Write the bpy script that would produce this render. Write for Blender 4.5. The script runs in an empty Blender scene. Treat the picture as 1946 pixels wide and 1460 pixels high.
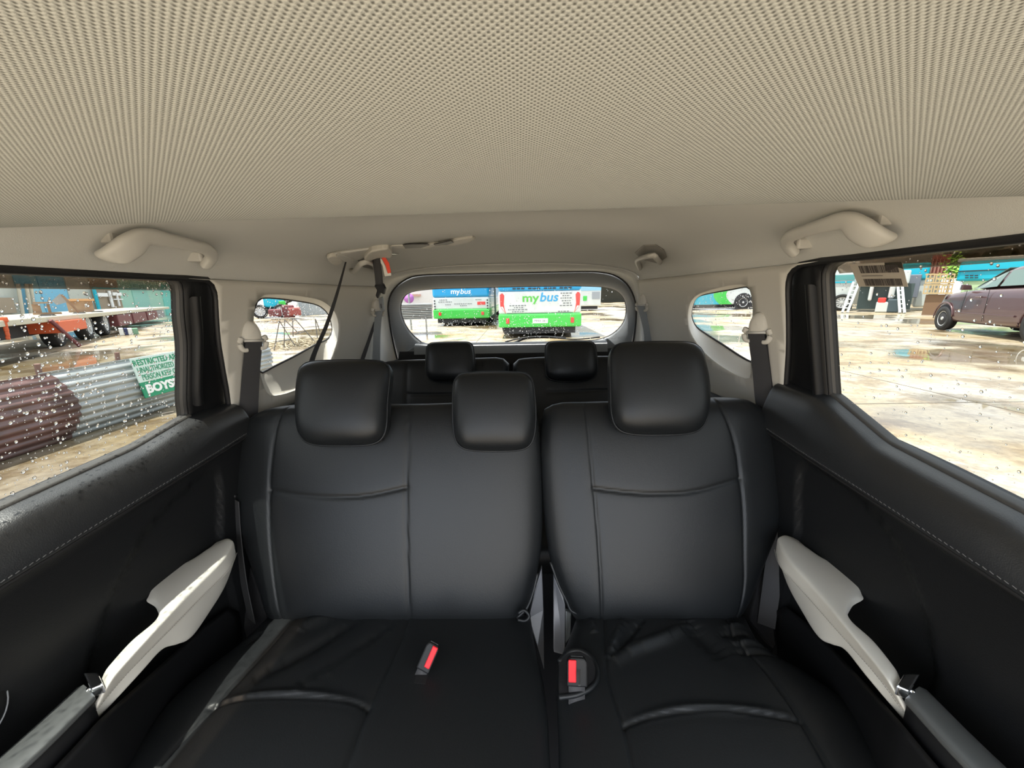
import bpy, bmesh, math, random
from mathutils import Vector, Matrix, noise
from mathutils.geometry import delaunay_2d_cdt
random.seed(7)
scn = bpy.context.scene
COL = scn.collection
# ------------------------------------------------------------------ camera, sky, sun, exposure
F = 707.0                       # focal length in pixels of the 1946 px wide frame
CAM = Vector((0.045, 0.0, 1.30))
def rot(ax, d): return Matrix.Rotation(math.radians(d), 3, ax)
CM = rot('Z', 1.2) @ rot('X', 90 - 13.4) @ rot('Z', -1.1)
cd = bpy.data.cameras.new('camera'); cd.sensor_width = 36.0; cd.lens = 36.0 * F / 1946
cd.clip_start = 0.02; cd.clip_end = 500
cam = bpy.data.objects.new('camera', cd); COL.objects.link(cam)
cam.matrix_world = Matrix.Translation(CAM) @ CM.to_4x4()
scn.camera = cam
scn.view_settings.view_transform = 'Standard'; scn.view_settings.look = 'None'
scn.view_settings.gamma = 1.0; scn.view_settings.use_curve_mapping = False
scn.view_settings.exposure = 1.78
world = bpy.data.worlds.new('sky'); scn.world = world; world.use_nodes = True
wn = world.node_tree; wn.nodes.clear()
wo = wn.nodes.new('ShaderNodeOutputWorld'); wb = wn.nodes.new('ShaderNodeBackground')
wt = wn.nodes.new('ShaderNodeTexCoord'); wz = wn.nodes.new('ShaderNodeTexNoise'); wr = wn.nodes.new('ShaderNodeValToRGB')
wz.inputs['Scale'].default_value = 2.2; wz.inputs['Detail'].default_value = 5
wr.color_ramp.elements[0].position = 0.35; wr.color_ramp.elements[0].color = (0.62, 0.76, 0.95, 1)
wr.color_ramp.elements[1].position = 0.62; wr.color_ramp.elements[1].color = (1.0, 0.98, 0.95, 1)
wn.links.new(wt.outputs['Generated'], wz.inputs['Vector']); wn.links.new(wz.outputs['Fac'], wr.inputs['Fac'])
wn.links.new(wr.outputs['Color'], wb.inputs['Color']); wb.inputs['Strength'].default_value = 1.45
wn.links.new(wb.outputs[0], wo.inputs[0])
sd = bpy.data.lights.new('sun', 'SUN'); sd.energy = 7.0; sd.angle = math.radians(0.8); sd.color = (1.0, 0.96, 0.88)
sun = bpy.data.objects.new('sun', sd); COL.objects.link(sun)
sun.rotation_euler = Vector((0.27, 0.05, -1.0)).to_track_quat('-Z', 'Y').to_euler()
# ------------------------------------------------------------------ tracing helpers (photo pixel -> point on a real surface)
def ray(u, v): return CM @ Vector(((u - 973) / F, -(v - 730) / F, -1.0))
def atx(u, v, x): d = ray(u, v); return CAM + d * ((x - CAM.x) / d.x)
def aty(u, v, y): d = ray(u, v); return CAM + d * ((y - CAM.y) / d.y)
def atz(u, v, z): d = ray(u, v); return CAM + d * ((z - CAM.z) / d.z)
def atp(u, v, p, n):
    d = ray(u, v); p = Vector(p); n = Vector(n); return CAM + d * ((p - CAM).dot(n) / d.dot(n))
def lerp(a, b, t): return a + (b - a) * t
def sm(a, b, x):
    t = max(0.0, min(1.0, (x - a) / (b - a))); return t * t * (3 - 2 * t)
def pw(tab, x):
    if x <= tab[0][0]: return tab[0][1]
    for (a, fa), (b, fb) in zip(tab, tab[1:]):
        if x <= b: return lerp(fa, fb, sm(a, b, x))
    return tab[-1][1]
def lin(tab, x):
    if x <= tab[0][0]: return tab[0][1]
    for (a, fa), (b, fb) in zip(tab, tab[1:]):
        if x <= b: return lerp(fa, fb, (x - a) / (b - a))
    return tab[-1][1]
# ------------------------------------------------------------------ materials
MATS = {}
def nt(name):
    m = bpy.data.materials.new(name); m.use_nodes = True; MATS[name] = m
    t = m.node_tree; return m, t, t.nodes['Principled BSDF']
def bump_noise(t, b, scale, strength, dist=0.001, detail=3, kind='noise', stretch=None):
    tc = t.nodes.new('ShaderNodeTexCoord'); src = tc.outputs['Object']
    if stretch:
        mp = t.nodes.new('ShaderNodeMapping'); mp.inputs['Scale'].default_value = stretch
        t.links.new(src, mp.inputs[0]); src = mp.outputs[0]
    n = t.nodes.new('ShaderNodeTexNoise' if kind == 'noise' else 'ShaderNodeTexVoronoi')
    n.inputs['Scale'].default_value = scale
    if kind == 'noise': n.inputs['Detail'].default_value = detail
    bp = t.nodes.new('ShaderNodeBump'); bp.inputs['Strength'].default_value = strength; bp.inputs['Distance'].default_value = dist
    t.links.new(src, n.inputs['Vector']); t.links.new(n.outputs[0], bp.inputs['Height']); t.links.new(bp.outputs[0], b.inputs['Normal'])
    return n, src
def mat(name, col, rough=0.5, metal=0.0, bump=None, var=None, spec=0.5, coat=0.0):
    m, t, b = nt(name)
    b.inputs['Base Color'].default_value = (*col, 1); b.inputs['Roughness'].default_value = rough
    b.inputs['Metallic'].default_value = metal; b.inputs['Specular IOR Level'].default_value = spec
    b.inputs['Coat Weight'].default_value = coat
    if bump: bump_noise(t, b, *bump)
    if var:                                # (scale, other colour): mottled colour of the thing itself
        tc = t.nodes.new('ShaderNodeTexCoord'); n = t.nodes.new('ShaderNodeTexNoise'); r = t.nodes.new('ShaderNodeValToRGB')
        n.inputs['Scale'].default_value = var[0]; n.inputs['Detail'].default_value = 6
        r.color_ramp.elements[0].position = .38; r.color_ramp.elements[1].position = .62
        r.color_ramp.elements[0].color = (*col, 1); r.color_ramp.elements[1].color = (*var[1], 1)
        t.links.new(tc.outputs['Object'], n.inputs[0]); t.links.new(n.outputs[0], r.inputs[0]); t.links.new(r.outputs[0], b.inputs['Base Color'])
    return m
leather = mat('black leather', (.0085, .0097, .0108), .42, bump=(420, .35, .0006), spec=.34)
leather_d = mat('door leather', (.006, .0065, .0072), .40, bump=(600, .5, .0006), spec=.30)
leather_sheen = mat('door leather sheen copy', (.012, .013, .0145), .36, bump=(600, .5, .0006), spec=.85)  # door leather copy, lighter and glossier to imitate window sheen on the roll
blackpl = mat('black plastic', (.005, .0053, .006), .48, bump=(500, .2, .0004), spec=.28)
blackfab = mat('black fabric', (.006, .006, .0075), .9)
rubber = mat('black rubber', (.008, .008, .009), .55)
channel = mat('window channel', (.045, .043, .04), .5)
headliner = mat('beige headliner fabric', (.52, .52, .495), .95, bump=(900, .6, .0006), spec=.15)
beige = mat('beige pillar plastic', (.50, .48, .43), .6, bump=(700, .15, .0003), spec=.3)
handlepl = mat('warm grey handle plastic', (.45, .44, .41), .45, spec=.4)
greytrim = mat('grey tailgate trim', (.20, .21, .22), .5)
armpl = mat('light grey armrest leather', (.50, .49, .45), .5, bump=(500, .3, .0005), spec=.4)
strip_m = mat('satin silver strip', (.075, .08, .08), .30, metal=.2, spec=.6)
chrome = mat('chrome', (.8, .82, .85), .08, metal=1.0)
steel = mat('bracket grey', (.16, .165, .18), .35, metal=.2)
redpl = mat('red button', (.55, .012, .02), .45, spec=.3)
white_label = mat('white label', (.72, .70, .64), .6)
belt = mat('belt webbing dark', (.03, .03, .032), .75, bump=(900, .5, .0005))
belt_g = mat('belt webbing grey', (.19, .205, .215), .6, bump=(900, .5, .0005))
thread = mat('thread', (.10, .10, .10), .7)
redtag = mat('red tag', (.80, .07, .03), .5)
# perforated / woven front headliner : dots 3.3 mm apart on a diagonal grid
m, t, b = nt('mesh headliner fabric'); meshhead = m
tc = t.nodes.new('ShaderNodeTexCoord'); sep = t.nodes.new('ShaderNodeSeparateXYZ'); t.links.new(tc.outputs['Object'], sep.inputs[0])
def mathn(op, a=None, b_=None):
    n = t.nodes.new('ShaderNodeMath'); n.operation = op
    for i, s in enumerate((a, b_)):
        if s is None: continue
        if hasattr(s, 'is_output'): t.links.new(s, n.inputs[i])
        else: n.inputs[i].default_value = s
    return n.outputs[0]
K = 2 * math.pi / 0.0034
cx = mathn('COSINE', mathn('MULTIPLY', sep.outputs[0], K)); cy = mathn('COSINE', mathn('MULTIPLY', sep.outputs[1], K))
dots = mathn('MULTIPLY', mathn('ADD', mathn('MULTIPLY', cx, cy), 1.0), .5)
rp = t.nodes.new('ShaderNodeValToRGB'); rp.color_ramp.elements[0].position = .50; rp.color_ramp.elements[1].position = .95
rp.color_ramp.elements[0].color = (.42, .43, .41, 1); rp.color_ramp.elements[1].color = (.13, .13, .12, 1)
t.links.new(dots, rp.inputs[0]); t.links.new(rp.outputs[0], b.inputs['Base Color'])
b.inputs['Roughness'].default_value = .95; b.inputs['Specular IOR Level'].default_value = .15
nz = t.nodes.new('ShaderNodeTexNoise'); nz.inputs['Scale'].default_value = 1500; t.links.new(tc.outputs['Object'], nz.inputs['Vector'])
hh = mathn('SUBTRACT', mathn('MULTIPLY', nz.outputs[0], .6), dots)
bp = t.nodes.new('ShaderNodeBump'); bp.inputs['Strength'].default_value = .5; bp.inputs['Distance'].default_value = .0008
t.links.new(hh, bp.inputs['Height']); t.links.new(bp.outputs[0], b.inputs['Normal'])
def glass_mat(name, tint, gloss=.05):
    m = bpy.data.materials.new(name); m.use_nodes = True; t = m.node_tree; t.nodes.clear()
    o = t.nodes.new('ShaderNodeOutputMaterial'); mx = t.nodes.new('ShaderNodeMixShader'); tr = t.nodes.new('ShaderNodeBsdfTransparent')
    gl = t.nodes.new('ShaderNodeBsdfGlossy'); gl.inputs['Roughness'].default_value = .01
    lw = t.nodes.new('ShaderNodeLayerWeight'); lw.inputs['Blend'].default_value = .12
    mp = t.nodes.new('ShaderNodeMath'); mp.operation = 'MULTIPLY'; mp.inputs[1].default_value = .25
    tr.inputs['Color'].default_value = (*tint, 1); gl.inputs['Color'].default_value = (.9, .9, .9, 1)
    t.links.new(lw.outputs['Fresnel'], mp.inputs[0]); t.links.new(mp.outputs[0], mx.inputs[0])
    t.links.new(tr.outputs[0], mx.inputs[1]); t.links.new(gl.outputs[0], mx.inputs[2]); t.links.new(mx.outputs[0], o.inputs[0])
    return m
glass = glass_mat('added tint window glass', (.31, .32, .31))  # tint added to bring the bright yard down to the cabin's exposure
glass_r = glass_mat('rear glass', (.40, .41, .41))  # weaker added tint, keeps the rear and quarter views brighter
smoked = glass_mat('smoked acrylic', (.42, .36, .31))
m = bpy.data.materials.new('water'); m.use_nodes = True; t = m.node_tree; t.nodes.clear(); water = m
o = t.nodes.new('ShaderNodeOutputMaterial'); g = t.nodes.new('ShaderNodeBsdfGlass'); g.inputs['IOR'].default_value = 1.33
g.inputs['Roughness'].default_value = .02; t.links.new(g.outputs[0], o.inputs[0])
# ------------------------------------------------------------------ object helpers
def tag(o, label=None, cat=None, group=None, kind=None):
    if label: o['label'] = label
    if cat: o['category'] = cat
    if group: o['group'] = group
    if kind: o['kind'] = kind
    return o
def empty(name, loc=(0, 0, 0), label=None, cat=None, group=None, kind=None):
    o = bpy.data.objects.new(name, None); o.location = loc; o.empty_display_size = .05; COL.objects.link(o)
    return tag(o, label, cat, group, kind)
def mobj(name, verts, faces, m, parent=None, smooth=True, mods=(), kind=None, label=None):
    """verts in world coordinates; the object keeps world orientation, its parent only groups it"""
    me = bpy.data.meshes.new(name); me.from_pydata([tuple(v) for v in verts], [], faces); me.validate()
    if smooth: me.polygons.foreach_set('use_smooth', [True] * len(me.polygons))
    me.materials.append(m)
    o = bpy.data.objects.new(name, me); COL.objects.link(o)
    if parent is not None:
        o.parent = parent; o.matrix_parent_inverse = world_of(parent).inverted()
    for md in mods:
        x = o.modifiers.new(md[0], md[0])
        for k, v in md[1].items(): setattr(x, k, v)
    return tag(o, label, kind=kind)
def world_of(o):
    l = Matrix.Translation(o.location) @ o.rotation_euler.to_matrix().to_4x4()
    return (world_of(o.parent) @ o.matrix_parent_inverse @ l) if o.parent else l
def flip_norm(o):
    bm = bmesh.new(); bm.from_mesh(o.data); bmesh.ops.recalc_face_normals(bm, faces=bm.faces); bm.to_mesh(o.data); bm.free(); return o
def grid(rows, close_u=False, close_v=False):
    n, k = len(rows), len(rows[0]); vs = [p for r in rows for p in r]; fs = []
    for i in range(n if close_v else n - 1):
        for j in range(k if close_u else k - 1):
            a = i * k + j; b_ = i * k + (j + 1) % k; c = ((i + 1) % n) * k + (j + 1) % k; d = ((i + 1) % n) * k + j
            fs.append((a, b_, c, d))
    return vs, fs
def caps(vs, fs, n, k):
    fs.append(tuple(range(k - 1, -1, -1))); fs.append(tuple((n - 1) * k + j for j in range(k))); return vs, fs
def resample(pts, n, closed=False):
    pts = [Vector(p) for p in pts]
    if closed: pts = pts + [pts[0]]
    L = [0.0]
    for a, b_ in zip(pts, pts[1:]): L.append(L[-1] + (b_ - a).length)
    out = []; m_ = n if closed else n - 1; j = 0
    for i in range(n):
        s = L[-1] * i / m_
        while j < len(L) - 2 and L[j + 1] < s: j += 1
        f = (s - L[j]) / max(1e-9, L[j + 1] - L[j]); out.append(pts[j].lerp(pts[j + 1], min(1, f)))
    return out
def smooth_line(pts, n, closed=False):
    """Catmull-Rom then resample"""
    P = [Vector(p) for p in pts]; out = []; N = len(P)
    rng = range(N) if closed else range(N - 1)
    for i in rng:
        p0 = P[(i - 1) % N] if closed or i > 0 else P[0] * 2 - P[1]
        p1 = P[i]; p2 = P[(i + 1) % N]
        p3 = P[(i + 2) % N] if closed or i + 2 < N else P[-1] * 2 - P[-2]
        for s in range(8):
            t_ = s / 8
            out.append(.5 * ((2 * p1) + (p2 - p0) * t_ + (2 * p0 - 5 * p1 + 4 * p2 - p3) * t_ ** 2 + (3 * p1 - p0 - 3 * p2 + p3) * t_ ** 3))
    if not closed: out.append(P[-1])
    return resample(out, n, closed)
def tube_v(path, r, k=8, closed=False, flat=None, up=None, capped=True):
    """tube along path; r radius or list; flat=(a,b) ellipse factors"""
    P = [Vector(p) for p in path]; n = len(P); rows = []
    rr = r if isinstance(r, (list, tuple)) else [r] * n
    up = Vector(up) if up else Vector((0, 0, 1)); fa, fb = flat or (1, 1)
    for i, p in enumerate(P):
        if closed: d = P[(i + 1) % n] - P[i - 1]
        else: d = P[min(n - 1, i + 1)] - P[max(0, i - 1)]
        d.normalize(); s = d.cross(up)
        if s.length < 1e-4: s = d.cross(Vector((1, 0, 0)))
        s.normalize(); q = s.cross(d)
        rows.append([p + s * (math.cos(a) * rr[i] * fa) + q * (math.sin(a) * rr[i] * fb) for a in [2 * math.pi * j / k for j in range(k)]])
    vs, fs = grid(rows, close_u=True, close_v=closed)
    if not closed and capped: caps(vs, fs, n, k)
    return vs, fs
class MB:
    def __init__(s): s.v = []; s.f = []
    def add(s, vf, M=None):
        o = len(s.v); vs, fs = vf
        s.v += [M @ Vector(p) for p in vs] if M else [Vector(p) for p in vs]
        s.f += [tuple(i + o for i in f) for f in fs]; return s
    def box(s, lo, hi, M=None):
        x0, y0, z0 = lo; x1, y1, z1 = hi
        vs = [(x0, y0, z0), (x1, y0, z0), (x1, y1, z0), (x0, y1, z0), (x0, y0, z1), (x1, y0, z1), (x1, y1, z1), (x0, y1, z1)]
        return s.add((vs, [(0, 3, 2, 1), (4, 5, 6, 7), (0, 1, 5, 4), (1, 2, 6, 5), (2, 3, 7, 6), (3, 0, 4, 7)]), M)
    def tube(s, path, r, k=8, **kw): return s.add(tube_v(path, r, k, **kw))
    def bar(s, a, b_, r, k=6): return s.add(tube_v([a, b_], r, k))
    def prism(s, pts, off):
        """polygon pts extruded by vector off"""
        n = len(pts); off = Vector(off); vs = [Vector(p) for p in pts] + [Vector(p) + off for p in pts]
        fs = [tuple(range(n - 1, -1, -1)), tuple(range(n, 2 * n))] + [(i, (i + 1) % n, n + (i + 1) % n, n + i) for i in range(n)]
        return s.add((vs, fs))
    def obj(s, name, m, parent=None, smooth=False, bev=0, M=None, mods=(), **kw):
        vs = [M @ v for v in s.v] if M else s.v
        mods = list(mods)
        if bev: mods.append(('BEVEL', dict(width=bev, segments=2, limit_method='ANGLE')))
        o = mobj(name, vs, s.f, m, parent, smooth, mods, **kw); return flip_norm(o)
def fbox(lo, hi, M=None): return MB().box(lo, hi, M)
SUB = lambda n=1: ('SUBSURF', dict(levels=n, render_levels=n))
def mirror_x(vs): return [Vector((-p[0], p[1], p[2])) for p in vs]
# ------------------------------------------------------------------ the car body's inner surface
def zroof(Y): return pw([(1.05, 1.475), (1.30, 1.465), (1.95, 1.392)], Y)
def taper(Y): return pw([(.85, 1.0), (1.25, .955), (1.95, .84)], Y)
def Wz(z): return lin([(.25, .70), (.9, .70), (1.03, .69), (1.355, .615)], z)
Z0 = 1.355
def shell_x(Y, z):
    """half width of the cabin at height z"""
    if z <= Z0: return Wz(z) * taper(Y)
    h = zroof(Y) - Z0
    f = min(1.0, (z - Z0) / h)
    return .615 * taper(Y) * (1 - f ** 2.3) ** (1 / 2.6)
def shell_roof(Y, x):
    a = .615 * taper(Y); q = min(1.0, abs(x) / a)
    return Z0 + (zroof(Y) - Z0) * (1 - q ** 2.6) ** (1 / 2.3)
def onshell(u, v, off=0.0):
    d = ray(u, v); t_ = .25
    while t_ < 2.4:
        p = CAM + d * t_
        if p.z >= Z0:
            if abs(p.x) > shell_x(p.y, p.z) + off or p.z > zroof(p.y) + off: break
        elif abs(p.x) > shell_x(p.y, p.z) + off: break
        t_ += .002
    return CAM + d * t_
def side_pt(Y, z, side, off=0.0): return Vector((side * (shell_x(Y, z) + off), Y, z))
def inpoly(x, y, poly):
    c = False; n = len(poly); j = n - 1
    for i in range(n):
        xi, yi = poly[i][:2]; xj, yj = poly[j][:2]
        if (yi > y) != (yj > y) and x < (xj - xi) * (y - yi) / (yj - yi) + xi: c = not c
        j = i
    return c
def holed_sheet(outline, holes, step, f3):
    """CDT of a 2-D outline with holes, interior points every step; f3 maps (a,b) to 3-D"""
    pts = []; edges = []
    def loop(P):
        P = [Vector(p).to_2d() if len(p) == 3 else Vector(p) for p in P]
        b0 = len(pts); pts.extend(P); edges.extend([(b0 + i, b0 + (i + 1) % len(P)) for i in range(len(P))])
    loop(outline)
    for h in holes: loop(h)
    xs = [p[0] for p in outline]; ys = [p[1] for p in outline]
    y = min(ys) + step / 2
    while y < max(ys):
        x = min(xs) + step / 2
        while x < max(xs):
            if inpoly(x, y, outline) and not any(inpoly(x, y, h) for h in holes): pts.append(Vector((x, y)))
            x += step
        y += step
    r = delaunay_2d_cdt(pts, edges, [], 0, 1e-5)
    fs = []
    for f in r[2]:
        c = sum((r[0][i] for i in f), Vector((0, 0))) / len(f)
        if inpoly(c.x, c.y, outline) and not any(inpoly(c.x, c.y, h) for h in holes): fs.append(tuple(f))
    return [f3(p.x, p.y) for p in r[0]], fs
# ------------------------------------------------------------------ cabin shell
ZL = {-1: 1.346, 1: 1.353}
YB = 1.62
def shell_ring(Y, n_side=10, n_top=56, zbot=None):
    row = []
    for side in (-1, 1):
        half = []
        lo = zbot if zbot is not None else ZL[side]
        for i in range(n_side):
            z = lerp(lo, Z0, i / n_side); half.append(side_pt(Y, z, side))
        for i in range(n_top // 2 + (1 if side == -1 else 0)):
            th = math.pi / 2 * i / (n_top // 2)
            a = .615 * taper(Y); h = zroof(Y) - Z0
            half.append(Vector((side * a * math.cos(th) ** (2 / 2.6), Y, Z0 + h * math.sin(th) ** (2 / 2.3))))
        row += half if side == -1 else half[::-1]
    return row
ceiling = empty('ceiling', (0, .6, 1.47), kind='structure')
rows = [shell_ring(lerp(-.12, YB, i / 40), 3) for i in range(41)]
vs, fs = grid(rows)
# soft moulded dips in the rear headliner
for i, p in enumerate(vs):
    if p.z > 1.40:
        vs[i] = p + Vector((0, 0, -.010 * math.exp(-((p.y - 1.10) / .10) ** 2) * (1 - sm(.30, .5, abs(p.x)))
                            + .012 * math.exp(-(((p.y - .93) / .10) ** 2)) * (1 - sm(.25, .48, abs(p.x)))))
mobj('rear_headliner', vs, fs, headliner, ceiling, mods=[('SOLIDIFY', dict(thickness=.012, offset=1))])
# front headliner: lower fabric-covered ceiling over the first rows, rolled up at its rear edge
yb = lambda x: .468 - .018 * (x / .6) if x > 0 else .468 - .022 * (x / .6)
prof = [(-.62, .004), (-.45, .002), (-.2, .001), (-.10, 0), (-.05, 0), (-.02, .001), (-.006, .003), (0, .008), (.002, .016), (.0, .030), (-.01, .06)]
rows = []
for i in range(61):
    x = lerp(-.605, .605, i / 60); dz = 0
    rows.append([Vector((x, yb(x) + a if a > -.3 else yb(x) + a, 1.390 + b_ + dz)) for a, b_ in prof])
vs, fs = grid(rows)
mobj('front_headliner', vs, fs, meshhead, ceiling, mods=[SUB(2)])

def tr_side(px, off=0.0): return [(p.y, p.z) for p in (onshell(u, v, off) for u, v in px)]
PX = {}
PX['pillar', -1] = [(352, 517), (372, 521), (390, 529), (403, 541), (410, 560), (412, 600), (416, 650), (424, 700), (434, 755), (446, 820)]
PX['pillar', 1] = [(1560, 493), (1535, 498), (1513, 507), (1501, 520), (1496, 545), (1497, 600), (1497, 660), (1494, 720), (1487, 780), (1481, 803)]
PX['win', -1] = [(-700, 470), (-300, 494), (0, 508), (200, 517), (310, 523), (334, 528), (346, 543), (350, 600), (355, 650), (356, 700), (354, 760), (356, 800), (325, 818), (200, 876), (0, 965), (-300, 1100), (-700, 1285)]
PX['win', 1] = [(2646, 320), (2246, 388), (1946, 440), (1750, 468), (1620, 489), (1582, 496), (1563, 513), (1563, 560), (1566, 620), (1570, 680), (1575, 740), (1581, 786), (1612, 803), (1750, 868), (1946, 968), (2246, 1125), (2646, 1335)]
# quarter window: opening in the trim and the glass line
PX['qtrim', -1] = [(497, 560), (530, 559), (570, 563), (607, 571), (630, 588), (640, 612), (640, 640), (634, 662), (622, 690), (598, 716), (560, 740), (525, 751), (505, 748), (494, 725), (486, 690), (479, 650), (477, 612), (480, 580), (487, 567)]
PX['qglass', -1] = [(505, 566), (550, 570), (598, 578), (616, 588), (625, 600), (631, 622), (629, 636), (620, 646), (600, 655), (560, 677), (520, 697), (497, 709), (491, 702), (486, 680), (481, 650), (479, 612), (482, 590), (489, 572)]
PX['qtrim', 1] = [(1422, 541), (1395, 541), (1360, 549), (1330, 559), (1315, 574), (1310, 595), (1311, 618), (1318, 638), (1335, 662), (1360, 686), (1395, 708), (1420, 718), (1430, 715), (1432, 690), (1432, 650), (1434, 610), (1435, 580), (1431, 554)]
PX['qglass', 1] = [(1420, 545), (1390, 550), (1350, 557), (1328, 563), (1319, 573), (1314, 592), (1315, 606), (1324, 622), (1345, 637), (1375, 656), (1405, 676), (1428, 688), (1431, 680), (1432, 650), (1433, 610), (1433, 580), (1429, 556)]
drops_src = {}
seam_pts = {}
for side, sname, n in ((-1, 'left', 1), (1, 'right', 2)):
    # --- pillar and quarter trim
    w = empty('wall_' + sname, (side * .68, 1.2, .4), kind='structure')
    fr = [Vector(p) for p in tr_side(PX['pillar', side])]
    fr = [p.to_2d() for p in smooth_line([p.to_3d() for p in fr], 26)]
    zl = ZL[side]; fr[0].y = zl
    for p in fr: p.y = min(p.y, zl - .0)
    fr = [p for i, p in enumerate(fr) if i == 0 or p.y < zl - .0005]
    hole = [p.to_2d() for p in smooth_line([Vector((a, b_, 0)) for a, b_ in tr_side(PX['qtrim', side])], 60, True)]
    zb = .985
    endY = YB
    out = fr + [Vector((fr[-1].x, zb))] + [Vector((lerp(fr[-1].x, endY, i / 12), zb)) for i in range(1, 13)] + \
          [Vector((endY, lerp(zb, zl, i / 8))) for i in range(1, 9)] + [Vector((lerp(endY, fr[0].x, i / 14), zl)) for i in range(1, 14)]
    def f3(a, b_, s=side): 
        # shallow dish round the quarter window
        return side_pt(a, b_, s, 0)
    vs, fs = holed_sheet(out, [hole], .025, f3)
    mobj('pillar_trim', vs, fs, beige, w, mods=[('SOLIDIFY', dict(thickness=.006, offset=-side))])
    # reveal from trim opening to glass
    gl = [p for p in smooth_line([onshell(u, v, .045) for u, v in PX['qglass', side]], 60, True)]
    ha = [side_pt(p.x, p.y, side) for p in hole]
    def align(a, b_):
        best = min(range(len(b_)), key=lambda k: sum((a[i] - b_[(i + k) % len(b_)]).length for i in range(0, len(a), 5)))
        return [b_[(i + best) % len(b_)] for i in range(len(b_))]
    gl = align(ha, gl)
    rows = [ha, [p.lerp(q, .08) + Vector((side * .006, 0, 0)) for p, q in zip(ha, gl)], [p.lerp(q, .5) + Vector((side * .004, 0, 0)) for p, q in zip(ha, gl)], gl]
    vs, fs = grid(rows, close_u=True); mobj('window_reveal', vs, fs, beige, w)
    # quarter window
    wq = empty('window_%d' % (n + 2), tuple(sum(gl, Vector()) / len(gl)), kind='structure')
    vs, fs = tube_v(gl, .0032, 6, closed=True); mobj('rubber_seal', vs, fs, rubber, wq)
    gl2 = [p + Vector((side * .004, 0, 0)) for p in gl]
    vs, fs = holed_sheet([Vector((p.y, p.z)) for p in gl2], [], .05, lambda a, b_, s=side: side_pt(a, b_, s, .049))
    mobj('glass_pane', vs, fs, glass_r, wq)
    drops_src['q', side] = ([Vector((p.y, p.z)) for p in gl2], wq, .050)
    # lower black quarter trim
    rows = [[side_pt(lerp(fr[-1].x + .006, 2.0, i / 24), lerp(.20, zb + .004, j / 14), side, -.004 - .012 * sm(.99, .90, lerp(.20, zb, j / 14)) * 0) for j in range(15)] for i in range(25)]
    vs, fs = grid(rows); mobj('lower_trim', vs, fs, blackpl, w, mods=[('SOLIDIFY', dict(thickness=.01, offset=-side))])
    seam_pts[side] = fr
    # --- door
    d = empty('door_%d' % n, (side * .70, .4, .3), kind='structure')
    win = [p.to_2d() for p in smooth_line([Vector((a, b_, 0)) for a, b_ in tr_side(PX['win', side], .012)], 120, True)]
    ymin = min(p.x for p in win) - .06
    rearx = fr[-1].x + .02
    dout = [Vector((ymin, zl + .02)), Vector((fr[0].x, zl + .02)), Vector((fr[5].x + .02, zl + .02)), Vector((rearx, 1.2)), Vector((rearx, .9)), Vector((rearx, .25)), Vector((ymin, .25))]
    dl = []
    for a, b_ in zip(dout, dout[1:] + dout[:1]): dl += [a.lerp(b_, i / 10) for i in range(10)]
    vs, fs = holed_sheet(dl, [win], .04, lambda a, b_, s=side: side_pt(a, b_, s, .014))
    mobj('door_frame', vs, fs, blackpl, d, mods=[('SOLIDIFY', dict(thickness=.004, offset=-side))])
    # channel between frame and glass
    r0 = [side_pt(p.x, p.y, side, .013) for p in win]
    cen = sum(win, Vector((0, 0))) / len(win)
    xr = max(p.x for p in win)
    def shrink(p, k): 
        q = (cen - p); return p + q.normalized() * k * lerp(.25, .55, sm(xr - .05, xr - .012, p.x))
    r1 = [side_pt(*shrink(p, .003), side, .012) for p in win]; r2 = [side_pt(*shrink(p, .004), side, .020) for p in win]
    r3 = [side_pt(*shrink(p, .010), side, .024) for p in win]; r4 = [side_pt(*shrink(p, .012), side, .034) for p in win]
    vs, fs = grid([r0, r1, r2], close_u=True); mobj('inner_seal', vs, fs, rubber, d)
    vs, fs = grid([r2, [p.lerp(q, .5) for p, q in zip(r2, r3)], r3], close_u=True); mobj('glass_channel', vs, fs, channel, d)
    vs, fs = grid([r3, r4], close_u=True); mobj('outer_seal', vs, fs, rubber, d)
    # opening seal (rubber tube along the beige edge)
    path = [side_pt(lerp(-.25, fr[0].x, i / 14), zl - .001, side, .002) for i in range(14)] + [side_pt(p.x, p.y, side, .002) for p in fr]
    path = path + [side_pt(fr[-1].x, lerp(fr[-1].y, .35, i / 8), side, 0) for i in range(1, 9)]
    vs, fs = tube_v(path, .0065, 8); mobj('opening_seal', vs, fs, rubber, d)
    # black upright garnish on the door frame behind the glass
    yr = [(max(p.x for p in win if abs(p.y - z) < .03), z) for z in [lerp(1.07, 1.31, i / 9) for i in range(10)]]
    rows = []
    for (yy, z) in yr:
        rows.append([side_pt(yy + .008, z, side, .012), side_pt(yy + .010, z, side, -.002), side_pt(yy + .018, z, side, -.006), side_pt(yy + .027, z, side, -.002), side_pt(yy + .030, z, side, .010)])
    vs, fs = grid(rows); mobj('frame_garnish', vs, fs, blackpl, d, mods=[SUB(1)])
    # window pane, outside raindrops, smoked rain visor
    wd = empty('window_%d' % n, (side * .70, .4, 1.2), kind='structure')
    gw = [shrink(p, -.004) for p in win]
    vs, fs = holed_sheet(gw, [], .06, lambda a, b_, s=side: side_pt(a, b_, s, .030))
    mobj('glass_pane', vs, fs, glass, wd)
    drops_src['d', side] = (gw, wd, .031)
    rows = []
    for i in range(31):
        yy = lerp(ymin, max(p.x for p in win) + .02, i / 30)
        zt = zl + .012; dz = .034
        rows.append([side_pt(yy, zt - dz * k, side, .036 + .030 * sm(0, 1, k) ) for k in (0, .25, .5, .75, 1.0)])
    vs, fs = grid(rows); mobj('rain_visor', vs, fs, smoked, d, mods=[('SOLIDIFY', dict(thickness=.0022, offset=0))])

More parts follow.
